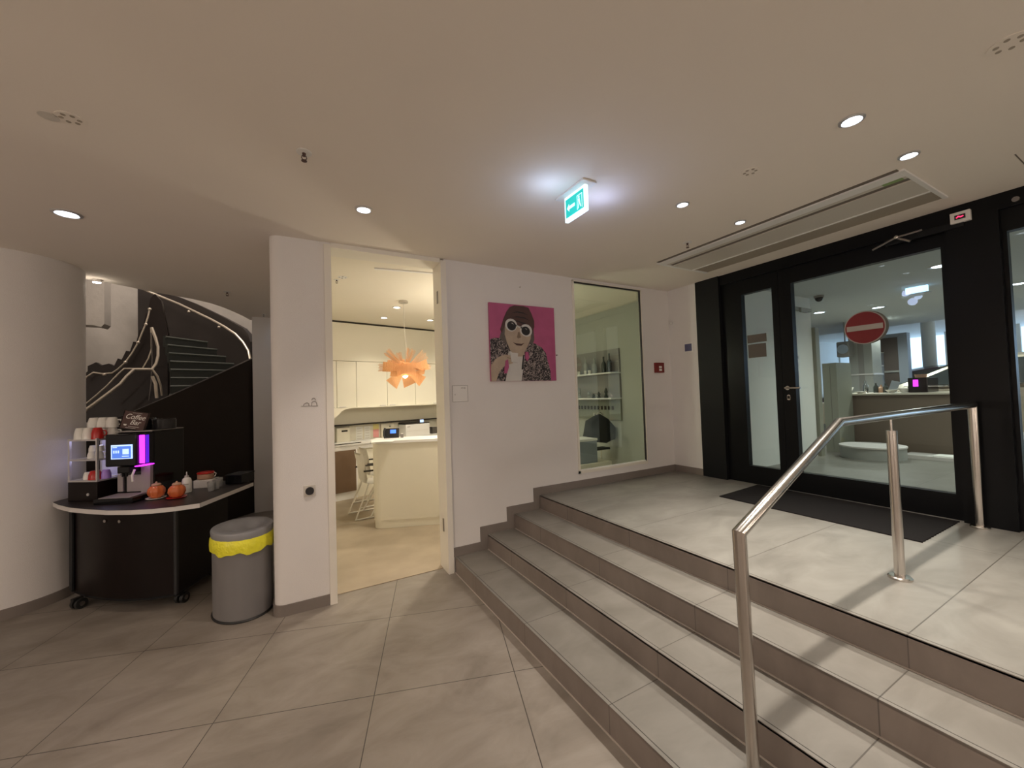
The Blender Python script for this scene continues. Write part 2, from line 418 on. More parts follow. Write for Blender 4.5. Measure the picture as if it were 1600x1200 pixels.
# back wall: pillar, lintel, right part, with window opening
TX0, TX1 = .28, 1.27
g = G()
pp = [(TX0, WALLY), (-.085, WALLY)]
for k in range(1, 9):
    a = PI/2*k/8; pp.append((-.085-.075*math.sin(a), WALLY+.075-.075*math.cos(a)))
pp += [(-.160, 3.80), (TX0, 3.80)]
g.prism(pp, 'z', 0, CEIL); struct(g.build('wall_back_pillar', 'wall', smooth=True, sharp=30))
g = G()
WX0, WX1, WZ0, WZ1 = 2.80, 3.90, .735, 2.945
g.box(TX1, WALLY, 0, WX0, 3.75, CEIL); g.box(WX1, WALLY, 0, GX, 3.625, CEIL)
g.box(WX0, WALLY, 0, WX1, 3.625, WZ0); g.box(WX0, WALLY, WZ1, WX1, 3.625, CEIL)
struct(g.build('wall_back', 'wall'))
# right wall strip next to black frame, and walls behind the camera
FY = 3.165
g = G().box(GX-.01, FY-.0, 0, GX+.14, 3.75, CEIL); struct(g.build('wall_right', 'wall'))
g = G().box(X0, Y0-.15, 0, 4.6, Y0, CEIL); struct(g.build('wall_front', 'wall'))
g = G().box(X0-.15, Y0, 0, X0, 11, 5.8); struct(g.build('wall_left', 'wall'))
# column on the left
CC, CR = (-2.25, 5.2), .5
g = G().cyl((CC[0], CC[1], 0), (CC[0], CC[1], CEIL), CR, seg=72); struct(g.build('wall_column', 'wall', smooth=True))
g = G().lathe([(CR+.001, 0), (CR+.012, 0), (CR+.012, .085), (CR+.001, .085)], (CC[0], CC[1], 0), 72); struct(g.build('baseboard_column', 'skirt', smooth=True))
# skirting on pillar
g = G(); r = .087
path = [(.225, WALLY-.012), (-.085, WALLY-.012)]
for k in range(1, 9):
    a = PI/2*k/8; path.append((-.085-r*math.sin(a), WALLY-.012+r-r*math.cos(a)))
path += [(-.172, 3.80)]
g.wall(path, 0, .085, -.0105); struct(g.build('baseboard_pillar', 'skirt'))
# door trims (cream)
g = G(); g.box(.228, WALLY-.018, 0, .282, 3.80, 2.955); struct(g.build('trim_1', 'trim'))
g = G(); g.box(1.232, WALLY-.022, 0, 1.285, 3.80, 2.955); tr2 = struct(g.build('trim_2', 'trim'))
g = G(); g.box(.282, WALLY-.008, 2.935, 1.232, 3.80, 2.975); struct(g.build('trim_3', 'trim'))
for z in (.43, 2.62): G().box(1.226, 3.66, z-.06, 1.2315, 3.69, z+.06).build('door_hinge', 'steeld', tr2)
# window: frame, black gasket, glass
wt = struct(bpy.data.objects.new('window_1', None)); COL.objects.link(wt)
g = G(); f = .030
for (a, b, c, d) in ((WX0, WX1, WZ0, WZ0+f), (WX0, WX1, WZ1-.012, WZ1), (WX0, WX0+f*.8, WZ0, WZ1), (WX1-f*.4, WX1, WZ0, WZ1)):
    g.box(a, WALLY-.012, c, b, WALLY+.035, d)
g.build('window_frame', 'trim', wt)
g = G(); f2 = .010; a0, a1, c0, c1 = WX0+.024, WX1-.012, WZ0+.03, WZ1-.012
g.box(a0, WALLY-.003, c1-.014, a1, WALLY+.02, c1); g.box(a1-.012, WALLY-.003, c0, a1, WALLY+.02, c1)
g.build('gasket', 'pdark', wt)
g = G(); g.box(a0, WALLY+.000, c0, a1, WALLY+.02, c0+.010); g.build('glazing_bead', 'white', wt)
G().box(a0, WALLY+.022, c0, a1, WALLY+.028, c1).build('pane', 'glassw', wt)
# stepped skirting on back wall
x1, x2, x3, x4 = 1.30, 1.643, 1.952, 2.263
b = .082
sk = [(1.285, RISE), (x2+.0, RISE), (x2, 2*RISE), (x3, 2*RISE), (x3, 3*RISE), (x4, 3*RISE), (x4, LAND), (GX-.01, LAND), (GX-.01, LAND+b),
      (2.192, LAND+b), (2.192, 3*RISE+b), (1.868, 3*RISE+b), (1.868, 2*RISE+b), (1.569, 2*RISE+b), (1.569, RISE+b), (1.285, RISE+b)]
g = G().prism(sk, 'y', WALLY-.012, WALLY-.0005); struct(g.build('baseboard_back', 'skirt'))
g = G().box(GX-.021, FY, LAND, GX-.0105, WALLY-.012, LAND+b); struct(g.build('baseboard_right', 'skirt'))

# ------------------------------------------------------------------ stairs
YS = -5.985
st = thing('entrance_steps', 'four wide tiled steps leading up to the glass entrance doors', 'steps', (0, 0, 0))
xs = [x1, x2, x3, x4]
for i, x in enumerate(xs):
    z1_ = RISE*(i+1); z0_ = RISE*i; xe = xs[i+1] if i < 3 else GX+.2
    yb = WALLY-.013
    G().box(x, YS, z0_+.002, x+.012, yb, z1_-.004).build('riser', 'riser', st)
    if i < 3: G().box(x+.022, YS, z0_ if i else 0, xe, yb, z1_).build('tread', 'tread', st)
    G().box(x, YS, z1_-.012, x+.018, yb, z1_).build('nosing', 'tread', st)
    G().box(x+.0122, YS, z0_, x+.0218, yb, z1_-.0005).build('joint_groove', 'groove', st)
    G().box(x-.007, YS, z0_, x, yb, z0_+.004).build('foot_joint', 'foot', st)
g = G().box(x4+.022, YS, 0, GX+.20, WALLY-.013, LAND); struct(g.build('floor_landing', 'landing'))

# ------------------------------------------------------------------ railing
RY = .908
rl = thing('handrail', 'brushed steel handrail crossing the steps on three round posts', 'railing', (0, 0, 0))
rr = .0212
G().tube([(1.475, RY, RISE), (1.455, RY, 1.105), (2.285, RY, 1.468), (4.335, RY, 1.468), (4.335, RY, LAND+.002)], rr, 24).build('rail_tube', 'steel', rl, True, 25)
G().cyl((2.887, RY, LAND), (2.887, RY, 1.385), .0235, seg=28).build('post', 'steel', rl, True)
G().cyl((2.887, RY, 1.385), (2.887, RY, 1.45), .006, seg=12).build('rail_pin', 'steel', rl, True)
for x in (2.887, 4.335):
    G().lathe([(.052, 0), (.052, .010), (.046, .016), (.025, .017)], (x, RY, LAND), 32).build('base_collar', 'steel', rl, True)
G().lathe([(.052, 0), (.052, .010), (.046, .016), (.025, .017)], (1.475, RY, RISE), 32).build('base_collar', 'steel', rl, True)

# ------------------------------------------------------------------ black glazed front
YE = -3.0
def fr(g, y0, y1, z0, z1, xa=GX, xb=GX+.16): g.box(xa, y0, z0, xb, y1, z1)
g = G()
fr(g, 2.86, FY, LAND, CEIL, GX-.02)                      # outer panel
struct(g.build('trim_4', 'blackp'))
g = G()
fr(g, YE, 2.86, 2.86, CEIL, GX+.0)                        # head beam
fr(g, .74, 1.00, LAND, 2.86, GX-.02)                      # post between doors
struct(g.build('trim_5', 'black'))
DX = GX+.03
# door_1 : side leaf, door_2 : main leaf with handle, door_3 : right glazing
def leaf(name, y0, y1, gy0, gy1, gz0=.775, gz1=2.70):
    t = struct(bpy.data.objects.new(name, None)); COL.objects.link(t)
    g = G(); a, b_ = DX, DX+.07
    g.box(a, y0, LAND+.003, b_, y1, gz0); g.box(a, y0, gz1, b_, y1, 2.86)
    g.box(a, y0, gz0, b_, gy0, gz1); g.box(a, gy1, gz0, b_, y1, gz1)
    g.build('door_frame', 'black', t)
    G().box(DX+.03, gy0, gz0, DX+.038, gy1, gz1).build('pane', 'glass', t)
    return t
d1 = leaf('door_1', 2.235, 2.86, 2.30, 2.625)
d2 = leaf('door_2', 1.00, 2.232, 1.045, 2.115)
d3 = leaf('door_3', -1.2, .74, -1.1, .715)
d4 = leaf('door_4', YE, -1.2, YE+.1, -1.3)
g = G()
g.cyl((DX-.001, 2.185, 1.63), (DX-.014, 2.185, 1.63), .021, seg=24); g.cyl((DX-.01, 2.185, 1.63), (DX-.055, 2.185, 1.63), .010, seg=16)
g.cyl((DX-.05, 2.193, 1.63), (DX-.05, 2.05, 1.627), .0095, seg=16); g.build('door_handle', 'steel', d2, True)
g = G(); g.cyl((DX-.001, 2.18, 1.545), (DX-.01, 2.18, 1.545), .016, seg=20); g.cyl((DX-.001, 2.18, 1.52), (DX-.01, 2.18, 1.52), .016, seg=20); g.box(DX-.01, 2.164, 1.52, DX, 2.196, 1.545)
g.build('lock_plate', 'steel', d2)
G().cyl((DX-.012, 2.18, 1.543), (DX-.0101, 2.18, 1.543), .008, seg=16).build('keyhole', 'pdark', d2)
# door closer
dc = thing('door_closer', 'slim door closer arm above the main glass door', 'door closer', (GX, 1.25, 2.83))
G().box(-.035, -.35, -.03, -.001, .10, .02, b=.004).build('closer_body', 'blackp', dc)
G().tube([(-.045, .18, -.035), (-.06, .02, .015), (-.05, -.13, .02)], .008, 8).build('closer_arm', 'steeld', dc, True)
G().tube([(-.06, .02, .01), (-.05, -.06, -.045)], .009, 8).build('closer_arm', 'steeld', dc, True)
G().sph((-.06, .02, .015), .017).build('pivot', 'steel', dc, True)
# red display box
q = thing('display_box', 'small white box with glowing red display above the door post', 'display', (GX-.02, .915, 2.865))
G().box(-.035, -.052, -.035, -.001, .052, .045, b=.004).build('housing', 'plastw', q)
G().box(-.0365, -.028, -.012, -.0351, .028, .022).build('bezel', 'pdark', q)
G().tube([(-.0375, .018, .0), (-.0375, .008, .010), (-.0375, -.004, .003), (-.0375, -.018, .008)], .004, 8).build('display_mark', 'redled', q, True)
tag(G().cyl((GX-.001, .66, 2.895), (GX-.02, .66, 2.895), .018, seg=20).build('motion_sensor', 'steeld'), 'tiny round grey sensor on the black head beam at the far right', 'sensor')
# no entry sign
q = thing('no_entry_sign', 'round red no entry sign with a white bar, stuck on the main glass door', 'sign', (DX+.027, 1.548, 2.150))
G().cyl((0, 0, 0), (-.006, 0, 0), .147, seg=64).build('rim', 'signw', q)
G().cyl((-.0061, 0, 0), (-.0085, 0, 0), .139, seg=64).build('disc', 'signred', q)
G().box(-.0105, -.128, -.023, -.0086, .128, .023).build('bar', 'signw', q)
tag(G().cyl((DX+.040, 1.535, 2.150), (DX+.044, 1.535, 2.150), .147, seg=48).build('sign_backing', 'grey'), 'grey back of a second round sign on the far side of the main glass door', 'sign')
# doormat
mt = [at_z(1125, 776, LAND), at_z(1443, 849, LAND)]
mp_ = [(3.66, 2.47), (3.64, 1.02)]
nn = 30
for k in range(nn+1):
    mp_.append((3.64+.75*k/nn, 1.02+.006*(k % 2)))
mp_ += [(4.41, 2.52)]
tag(G().prism(mp_, 'z', LAND, LAND+.008).build('door_mat', 'matt'), 'wide charcoal doormat lying in front of the glass doors', 'doormat')

# ------------------------------------------------------------------ ceiling fittings
v = thing('ceiling_vent', 'long white slotted air vent recessed in the ceiling along the glass front', 'air vent', (0, 0, CEIL))
vy0, vy1 = .94, 2.80
def strip(a, b_, z, m, name, y0=vy0, y1=vy1, d=.004): G().box(a, y0, -z-d, b_, y1, -z).build(name, m, v)
strip(3.30, 3.335, 0, 'ventd', 'shadow_gap'); strip(3.335, 3.43, .0, 'white', 'slat', d=.014)
strip(3.43, 3.49, .0, 'ventp', 'slat', d=.008); strip(3.49, 3.545, 0, 'ventd', 'slot')
strip(3.545, 3.86, .0, 'ventp', 'panel', d=.012); strip(3.86, 3.875, 0, 'white', 'slat', d=.018)
strip(3.875, 4.13, 0, 'ventb', 'grille')
G().box(3.33, 2.80, -.012, 4.13, 2.83, 0).build('end_cap', 'white', v); G().box(3.33, .915, -.012, 4.13, .94, 0).build('end_cap', 'white', v)
G().box(3.44, .96, -.0105, 3.485, 1.06, -.0082).build('green_label', 'label_g', v)
tag(G().box(3.75, .55, CEIL-.001, 4.15, .556, CEIL).build('ceiling_hatch', 'ventd'), 'thin dark hatch seam in the ceiling near the vent', 'hatch')
def sprinkler(p, label, s=1.0, z=CEIL, m='brown'):
    t = thing('sprinkler', label, 'sprinkler', (p.x, p.y, z), 0, 'ceiling sprinklers')
    G().lathe([(.038*s, 0), (.038*s, -.003), (.014*s, -.006)], seg=24).build('plate', 'plastw', t, True)
    g = G(); g.cyl((0, 0, -.003), (0, 0, -.022*s), .010*s, .007*s, 12)
    for k in (-1, 1): g.tube([(k*.009*s, 0, -.018*s), (k*.012*s, 0, -.032*s), (k*.003*s, 0, -.045*s)], .0022*s, 6)
    g.cyl((0, 0, -.045*s), (0, 0, -.048*s), .014*s, seg=16); g.build('head', 'pbrown', t)
sprinkler(at_z(475, 238, CEIL), 'small sprinkler head in the ceiling between the two left downlights')
sprinkler(at_z(1074, 379, CEIL), 'small dark sprinkler head beside the far end of the vent')
sprinkler(at_z(355, 456, CEIL), 'small sprinkler head in the ceiling before the stairwell opening')
sprinkler(at_z(412, 491, CEIL), 'tiny sprinkler head close to the pillar edge at the stairwell', .7)
def ceiling_cover(p, label, r=.05, dots=6, d=(1, 0)):
    t = thing('flush_speaker', label, 'ceiling fitting', (p.x, p.y, CEIL), math.atan2(d[1], d[0]), 'flush ceiling fittings')
    G().cyl((0, 0, 0), (0, 0, -.003), r, seg=32).build('cover', 'ceil', t, True)
    g = G()
    for k in range(dots):
        a = 2*PI*k/dots; g.cyl((r*.6*math.cos(a), r*.6*math.sin(a), -.003), (r*.6*math.cos(a), r*.6*math.sin(a), -.0045), .009, seg=12)
    g.build('holes', 'ventb', t)
ceiling_cover(at_z(1172, 268, CEIL), 'flush round detector cover with small holes between exit sign and vent')
ceiling_cover(at_z(110, 185, CEIL), 'flush round detector cover with small holes at the upper left')
ceiling_cover(at_z(1577, 68, CEIL), 'flush round detector cover with small holes in the upper right corner', .06)
tag(G().cyl((at_z(76, 181, CEIL).x, at_z(76, 181, CEIL).y, CEIL), (at_z(76, 181, CEIL).x, at_z(76, 181, CEIL).y, CEIL-.003), .035, seg=28).build('blank_cover', 'ventp'), 'small blank round cover plate in the ceiling, far upper left', 'ceiling fitting')

# ------------------------------------------------------------------ exit sign
e = thing('exit_sign', 'glowing green and white running-man exit sign hanging from the ceiling', 'exit sign', (1.63, 1.90, CEIL))
G().box(-.055, -.035, -.012, .055, .26, 0, b=.003).build('ceiling_base', 'plastw', e)
G().box(-.012, 0, -.175, .012, .215, -.012).build('light_panel', 'sedge', e)
G().box(-.0135, .010, -.160, -.0121, .205, -.026).build('face', 'swhite', e)
G().box(-.0150, .016, -.154, -.0136, .199, -.032).build('green_field', 'sgreen', e)
g = G()   # pictogram: doorway, running figure, arrow (facing -x, so left of the image is +y)
X_ = -.0165
g.box(X_, .035, -.160, X_+.0013, .040, -.050); g.box(X_, .035, -.055, X_+.0013, .100, -.050); g.box(X_, .095, -.160, X_+.0013, .100, -.050)
g.cyl((X_, .075, -.068), (X_+.0013, .075, -.068), .009, seg=16)
g.prism([(.088, -.080), (.066, -.080), (.060, -.112), (.078, -.118)], 'x', X_, X_+.0013)
g.prism([(.078, -.112), (.068, -.112), (.082, -.150), (.092, -.155)], 'x', X_, X_+.0013)
g.prism([(.072, -.112), (.062, -.112), (.050, -.145), (.056, -.152)], 'x', X_, X_+.0013)
g.prism([(.235, -.100), (.205, -.070), (.205, -.088), (.130, -.088), (.130, -.112), (.205, -.112), (.205, -.130)], 'x', X_, X_+.0013)
g.xf(Matrix.Translation((0, .0, -.012)) @ Matrix.Diagonal((1, .79, .84, 1)))
g.build('pictogram', 'swhite', e)
point(e, (0, .11, -.24), 1.3, (.52, .64, 1.0), .05)
point(e, (-.22, .11, -.15), .9, (.50, .66, 1.0), .04)
point(e, (.22, .11, -.15), .9, (.52, .60, 1.0), .04)

# ------------------------------------------------------------------ painting
pw, ph = .795, .80
P = thing('painting', 'square pink canvas of a person in brown cap, round white sunglasses and patterned coat', 'painting', (1.727, WALLY, 1.793))
G().box(0, -.028, 0, pw, -.001, ph, b=.002).build('canvas', 'pink1', P)
def art(name, m, polys, lay):
    g = G()
    for poly in polys:
        g.prism([(u*pw, (1-v_)*ph) for u, v_ in poly], 'y', -.028-lay*.0012, -.028)
    return g.build(name, m, P)
def ell(cx, cy, rx, ry, n=28, rot=0):
    return [(cx+rx*math.cos(2*PI*k/n)*math.cos(rot)-ry*math.sin(2*PI*k/n)*math.sin(rot), cy+rx*math.cos(2*PI*k/n)*math.sin(rot)+ry*math.sin(2*PI*k/n)*math.cos(rot)) for k in range(n)]
art('long_hair', 'phair', [[(.21, .20), (.17, .34), (.13, .46), (.12, .52), (.20, .56), (.30, .50), (.60, .52), (.62, .54), (.66, .45), (.65, .25)]], 1)
art('patterned_coat', 'pcoat', [[(.0, .47), (.06, .45), (.14, .45), (.22, .52), (.50, .62), (.58, .50), (.66, .50), (.77, .55), (.84, .63), (.86, .72), (.90, .85), (.91, .999), (.02, .999), (.0, .8)]], 2)
art('shirt', 'pwhite', [[(.26, .62), (.36, .60), (.48, .60), (.50, .68), (.44, .999), (.20, .999), (.24, .85), (.24, .72)]], 3)
art('face', 'pskin', [[(.22, .26), (.62, .30), (.60, .44), (.55, .54), (.50, .62), (.48, .68), (.36, .68), (.28, .60), (.24, .50), (.21, .40)]], 4)
art('nose', 'pskind', [[(.41, .36), (.43, .36), (.45, .43), (.41, .445), (.39, .43)]], 5)
art('mouth', 'pbrown', [[(.33, .50), (.38, .51), (.45, .515), (.50, .50), (.45, .54), (.38, .535)]], 6)
art('hood', 'pbrown', [[(.30, .04), (.36, .015), (.50, .015), (.58, .03), (.62, .10), (.66, .20), (.66, .28), (.63, .36), (.60, .33), (.52, .30), (.40, .27), (.28, .24), (.22, .27), (.17, .38), (.15, .34), (.20, .20), (.25, .10)]], 7)
art('hood_crease', 'pdark', [[(.32, .12), (.40, .09), (.50, .10), (.56, .13), (.50, .115), (.40, .105)], [(.30, .18), (.40, .155), (.52, .165), (.60, .21), (.52, .18), (.40, .17)], [(.29, .23), (.40, .21), (.52, .24), (.60, .30), (.52, .26), (.40, .225)]], 8)
art('glasses_frame', 'pwhite', [ell(.305, .275, .088, .082, rot=.15), ell(.53, .335, .092, .082, rot=.2), [(.37, .265), (.47, .295), (.47, .315), (.37, .285)]], 9)
for q_ in (ell(.310, .285, .066, .060, rot=.15), ell(.522, .342, .066, .058, rot=.2)): art('glasses_lens', 'pdark', [q_], 10)
for q_ in ([(.30, .25), (.325, .245), (.345, .27), (.33, .262)], [(.51, .31), (.53, .31), (.545, .33), (.53, .322)]): art('lens_glint', 'signw', [q_], 11)
art('forearm', 'pskin', [[(.0, .80), (.06, .72), (.14, .68), (.22, .66), (.30, .68), (.33, .72), (.31, .77), (.24, .79), (.17, .82), (.11, .88), (.06, .999), (.0, .999)]], 12)
art('finger_lines', 'pskind', [[(.23, .695), (.32, .715), (.32, .722), (.23, .703)], [(.23, .725), (.315, .742), (.315, .749), (.23, .733)]][:1], 13)
art('cup', 'pwhite', [[(.27, .63), (.39, .64), (.38, .76), (.29, .755)]], 14)
for q_ in ([(.20, .74), (.24, .72), (.25, .82), (.22, .90), (.18, .90)], [(.51, .62), (.55, .62), (.56, .70), (.53, .74), (.50, .70)]): art('coat_lining', 'pink1', [q_], 13)
art('coat_edge', 'pdark', [[(.475, .66), (.487, .66), (.46, .85), (.445, .85)]], 13)
# room plate
q = thing('room_sign', 'small square door plate with room number beside the office doorway', 'sign', (1.322, WALLY, 1.600))
G().box(0, -.006, 0, .158, -.0005, .158).build('plate', 'plastw', q)
g = G()
for a, b_, c, d in ((0, .158, 0, .003), (0, .158, .155, .158), (0, .003, 0, .158), (.155, .158, 0, .158)): g.box(a, -.0075, c, b_, -.006, d)
g.build('plate_edge', 'icon', q)
text_obj('07.08', .020, 'icon', 'room_number', q, mtx=Matrix.Translation((.112, -.0068, .132)) @ FACE_Y)
text_obj('IT', .020, 'icon', 'lettering', q, mtx=Matrix.Translation((.026, -.0068, .070)) @ FACE_Y)
# reception icon on pillar
q = thing('reception_icon', 'grey reception pictogram of a desk bell and a person on the white pillar', 'sign', (.045, WALLY-.001, 1.612))
g = G(); s_ = .1/540
def ic(x, y): return ((x-420)*s_*1.15, -.0015, (660-y)*s_)
g.tube([ic(420, 650), ic(990, 650)], .0022, 6)
g.tube([ic(500, 640), ic(505, 570), ic(560, 520), ic(620, 500), ic(670, 540), ic(680, 640)], .0024, 6)
g.tube([ic(765, 640), ic(770, 530), ic(800, 470), ic(850, 445), ic(910, 475), ic(940, 530), ic(950, 640)], .0024, 6)
g.tube([ic(780, 405), ic(785, 350), ic(820, 310), ic(860, 310), ic(895, 350), ic(905, 405)], .0024, 6)
g.build('pictogram', 'icon', q)
q = thing('wall_socket', 'square grey wall socket with a black round insert low on the white pillar', 'socket', (.094, WALLY, .936))
G().box(-.042, -.008, -.045, .042, -.0005, .045, b=.003).build('plate', 'ventp', q)
G().cyl((0, -.008, 0), (0, -.020, 0), .031, seg=28).build('socket_cover', 'pdark', q, True)
tag(G().cyl((2.109, WALLY-.0005, 2.79), (2.109, WALLY-.02, 2.79), .006, seg=12).build('wall_hook', 'ventp'), 'tiny hook in the wall above the painting', 'hook')
pk = at_y(867, 555, WALLY)
tag(G().cyl((pk.x+.02, WALLY-.0005, pk.z), (pk.x+.02, WALLY-.015, pk.z), .006, seg=12).build('wall_screw', 'pbrown'), 'tiny dark screw in the wall at the right edge of the painting', 'screw')
# fire alarm
fa0, fa1 = at_y(1021.5, 567, WALLY), at_y(1035, 582.5, WALLY)
q = thing('fire_alarm', 'dark red square fire alarm call point on the wall by the window', 'fire alarm', (fa0.x, WALLY, fa1.z))
w_ = fa1.x-fa0.x; h_ = fa0.z-fa1.z
G().box(0, -.035, 0, w_, -.0005, h_, b=.003).build('housing', 'red', q)
G().box(w_*.36, -.0375, h_*.46, w_*.68, -.0355, h_*.66).build('label_field', 'plastw', q)
G().box(w_*.36, -.0375, h_*.18, w_*.68, -.0355, h_*.38).build('push_button', 'plastw', q)
# keypad on right wall
q = thing('wall_keypad', 'small white wall panel with a blue-grey screen at the black frame', 'keypad', (GX-.01, 0, 0))
a, b_ = at_x(1071, 538, GX-.01), at_x(1084, 549, GX-.01)
G().box(-.015, b_.y, b_.z-.01, -.0005, a.y+.01, a.z+.01, b=.002).build('housing', 'plastw', q)
G().box(-.0165, b_.y+.015, b_.z+.01, -.0151, a.y, a.z-.002).build('screen', mat('keypad_screen', (.10, .10, .20), .3), q)
tag(G().box(GX-.04, 3.53, 2.52, GX-.0105, 3.56, 2.55).build('wall_button', 'plastw'), 'tiny white cover high in the corner by the window', 'cover')

# ------------------------------------------------------------------ coffee cart
TOPZ = .86
ct = thing('coffee_cart', 'dark mobile coffee counter with a bowed front, pale metal edge and black castors', 'counter', (0, 0, 0))
front = [(-1.83, 4.90), (-1.74, 4.74), (-1.60, 4.54), (-1.44, 4.37), (-1.28, 4.22), (-1.12, 4.115), (-.98, 4.055), (-.84, 4.03), (-.685, 4.04)]
top = front + [(-.375, 4.76), (-.60, 5.02), (-1.00, 5.28), (-1.45, 5.42), (-1.70, 5.30)]
G().prism(top, 'z', TOPZ-.002, TOPZ).build('counter_surface', 'carttop', ct)
G().prism(top, 'z', TOPZ-.037, TOPZ-.0025).build('counter_edge', 'edge', ct)
fb = [(-1.735, 4.93), (-1.665, 4.79), (-1.54, 4.62), (-1.39, 4.47), (-1.22, 4.34), (-1.04, 4.25), (-.87, 4.215)]
body = fb + [(-.60, 4.86), (-.85, 5.15), (-1.2, 5.30), (-1.6, 5.15)]
BB, BT = .115, TOPZ-.038
G().prism(body, 'z', BB, BT).build('body', 'cart', ct, True, 40)
G().prism([(x*1.0+.0, y) for x, y in body], 'z', BB-.018, BB-.001).build('base_plate', 'blackp', ct)
G().wall([(-1.7, 4.845), (-1.655, 4.765)], BB, BT, -.012).build('corner_strip', 'blackp', ct)
G().cyl((-.872, 4.212, BB), (-.872, 4.212, BT), .016, seg=16).build('corner_post', 'postd', ct, True)
def caster(x, y, rz):
    c = G(); w = Matrix.Translation((x, y, 0)) @ Matrix.Rotation(rz, 4, 'Z')
    c.box(-.035, -.014, .075, .035, .014, .096, w)
    o = c.build('castor', 'rubber', ct)
    for s_ in (-1, 1):
        g = G(); p0 = w @ Vector((.012, s_*.010, .042)); p1 = w @ Vector((.012, s_*.034, .042))
        g.cyl(p0, p1, .042, seg=28); g.build('wheel', 'rubber', o, True)
        g = G(); g.cyl(w @ Vector((.012, s_*.034, .042)), w @ Vector((.012, s_*.037, .042)), .018, seg=16); g.build('wheel_hub', 'steeld', o, True)
    return o
caster(-1.60, 4.66, .9); caster(-.86, 4.30, 1.1); caster(-.72, 4.80, .5); caster(-1.45, 5.10, .7)
def along(path, t):
    return path
for px in (166, 189):
    d = ray(px, 810); best = None
    for (a, b_) in zip(fb, fb[1:]):
        # intersect the view ray in plan with the body front segment
        ax, ay, bx_, by_ = *a, *b_
        den = d.x*(by_-ay)-d.y*(bx_-ax)
        t = (ax*(by_-ay)-ay*(bx_-ax))/den
        sgm = (ax*d.y-ay*d.x)/den*1.0
        px_, py_ = d.x*t, d.y*t
        if min(ax, bx_)-1e-3 <= px_ <= max(ax, bx_)+1e-3: best = (px_, py_, Vector((-(by_-ay), (bx_-ax))).normalized())
    x, y, n = best
    n = -n if n.dot(Vector((x, y))) > 0 else n
    G().cyl((x, y, .735), (x+n.x*.014, y+n.y*.014, .735), .013, seg=16).build('lock_knob', 'steel', ct, True)

UA = math.atan2(-.43, .90)      # direction of the machine's front edge
def loc_on_top(px, py): p = at_z(px, py, TOPZ); return (p.x, p.y, TOPZ)
# coffee machine : local x along the front (left to right), y to the back
mc = thing('coffee_machine', 'black automatic coffee machine with lit touch screen and magenta light strip', 'coffee machine', (-1.435, 4.57, TOPZ), UA)
w, d_, h = .305, .50, .595
G().box(-.0, .16, .0, w, d_, h-.02, b=.008).build('body', 'mach', mc)
G().box(0, -.055, 0, w, .16, .045, b=.004).build('drip_tray', 'mach', mc)
G().box(.03, -.045, .0455, w-.03, .13, .050).build('drip_grid', 'machg', mc)
G().box(.0, .045, .29, w-.05, .16, h-.03, b=.010).build('head', 'mach', mc)
G().box(w-.05, .075, .30, w, .16, h-.03, b=.004).build('light_housing', 'mach', mc)
G().box(w-.044, .065, .31, w-.006, .0755, h-.045, b=.001).build('light_strip', 'purple', mc)
G().box(w+.0005, .075, .31, w+.003, .105, h-.045).build('side_glow', 'violet', mc)
G().box(w-.045, .02, .288, w+.01, .15, .2945).build('lit_ledge', 'purple', mc)
G().box(.012, .1595, .06, .055, .145, .285).build('column', 'machg', mc); G().box(w-.085, .1595, .05, w-.01, .13, .285).build('column', 'machg', mc)
G().box(.085, .1595, .055, w-.09, .15, .20).build('back_plate', 'machg', mc)
sc_ = G().box(.055, .0385, .355, .225, .0445, .475).build('touch_screen', 'screenw', mc)
G().box(.064, .0370, .362, .216, .0384, .463).build('screen_area', 'screen', sc_)
g = G(); g.box(.07, .036, .450, .105, .0369, .458); g.box(.145, .036, .375, .20, .0369, .382)
for k in range(3): g.box(.075+k*.018, .036, .405, .086+k*.018, .0369, .428)
g.box(.150, .036, .395, .20, .0369, .44); g.build('screen_icons', 'screenw', sc_)
g = G(); g.box(.11, .03, .235, .21, .13, .289, b=.006); g.cyl((.145, .045, .205), (.145, .045, .24), .009); g.cyl((.175, .045, .205), (.175, .045, .24), .009)
g.build('spout', 'mach', mc)
G().tube([(.05, .055, .215), (.09, .045, .218), (.135, .035, .222)], .005, 8).build('milk_tube', 'steel', mc, True)
G().tube([(.235, .05, .26), (.24, .02, .215), (.245, .02, .165)], .008, 10).build('steam_spout', 'plastw', mc, True)
g = G(); g.box(0, .14, h-.02, w, d_, h-.012); g.build('top_plate', 'steeld', mc)
G().lathe([(.085, 0), (.09, .01), (.092, .095), (.085, .105), (.02, .108)], (.085, .33, h-.0115), 28).build('bean_hopper', 'cyl', mc, True)
G().lathe([(.085, 0), (.09, .01), (.092, .085), (.085, .095), (.02, .098)], (.255, .33, h-.0115), 28).build('bean_hopper', 'cyl', mc, True)
# sign leaning on top of the machine
sg = thing('coffee_bar_sign', 'small dark sign with white script lettering leaning on top of the machine', 'sign', (-1.435, 4.57, TOPZ+h-.012), UA)
mtx = Matrix.Translation((.13, .165, .004)) @ Matrix.Rotation(-.16, 4, 'Y') @ Matrix.Rotation(-.22, 4, 'X')
mtx = Matrix.Translation((.120, .155, .010)) @ Matrix.Rotation(.17, 4, 'Y') @ Matrix.Rotation(-.16, 4, 'X')
G().box(-.105, 0, 0, .105, .012, .165, mtx).build('board', 'pbrown', sg)
g = G()
for a, b_, c, d in ((-.105, .105, 0, .006), (-.105, .105, .159, .165), (-.105, -.099, 0, .165), (.099, .105, 0, .165)): g.box(a, -.003, c, b_, 0, d, mtx)
g.build('board_frame', 'cart', sg)
text_obj('Coffee', .062, 'paper', 'lettering', sg, shear=.35, mtx=mtx @ Matrix.Translation((0, -.0012, .112)) @ FACE_Y)
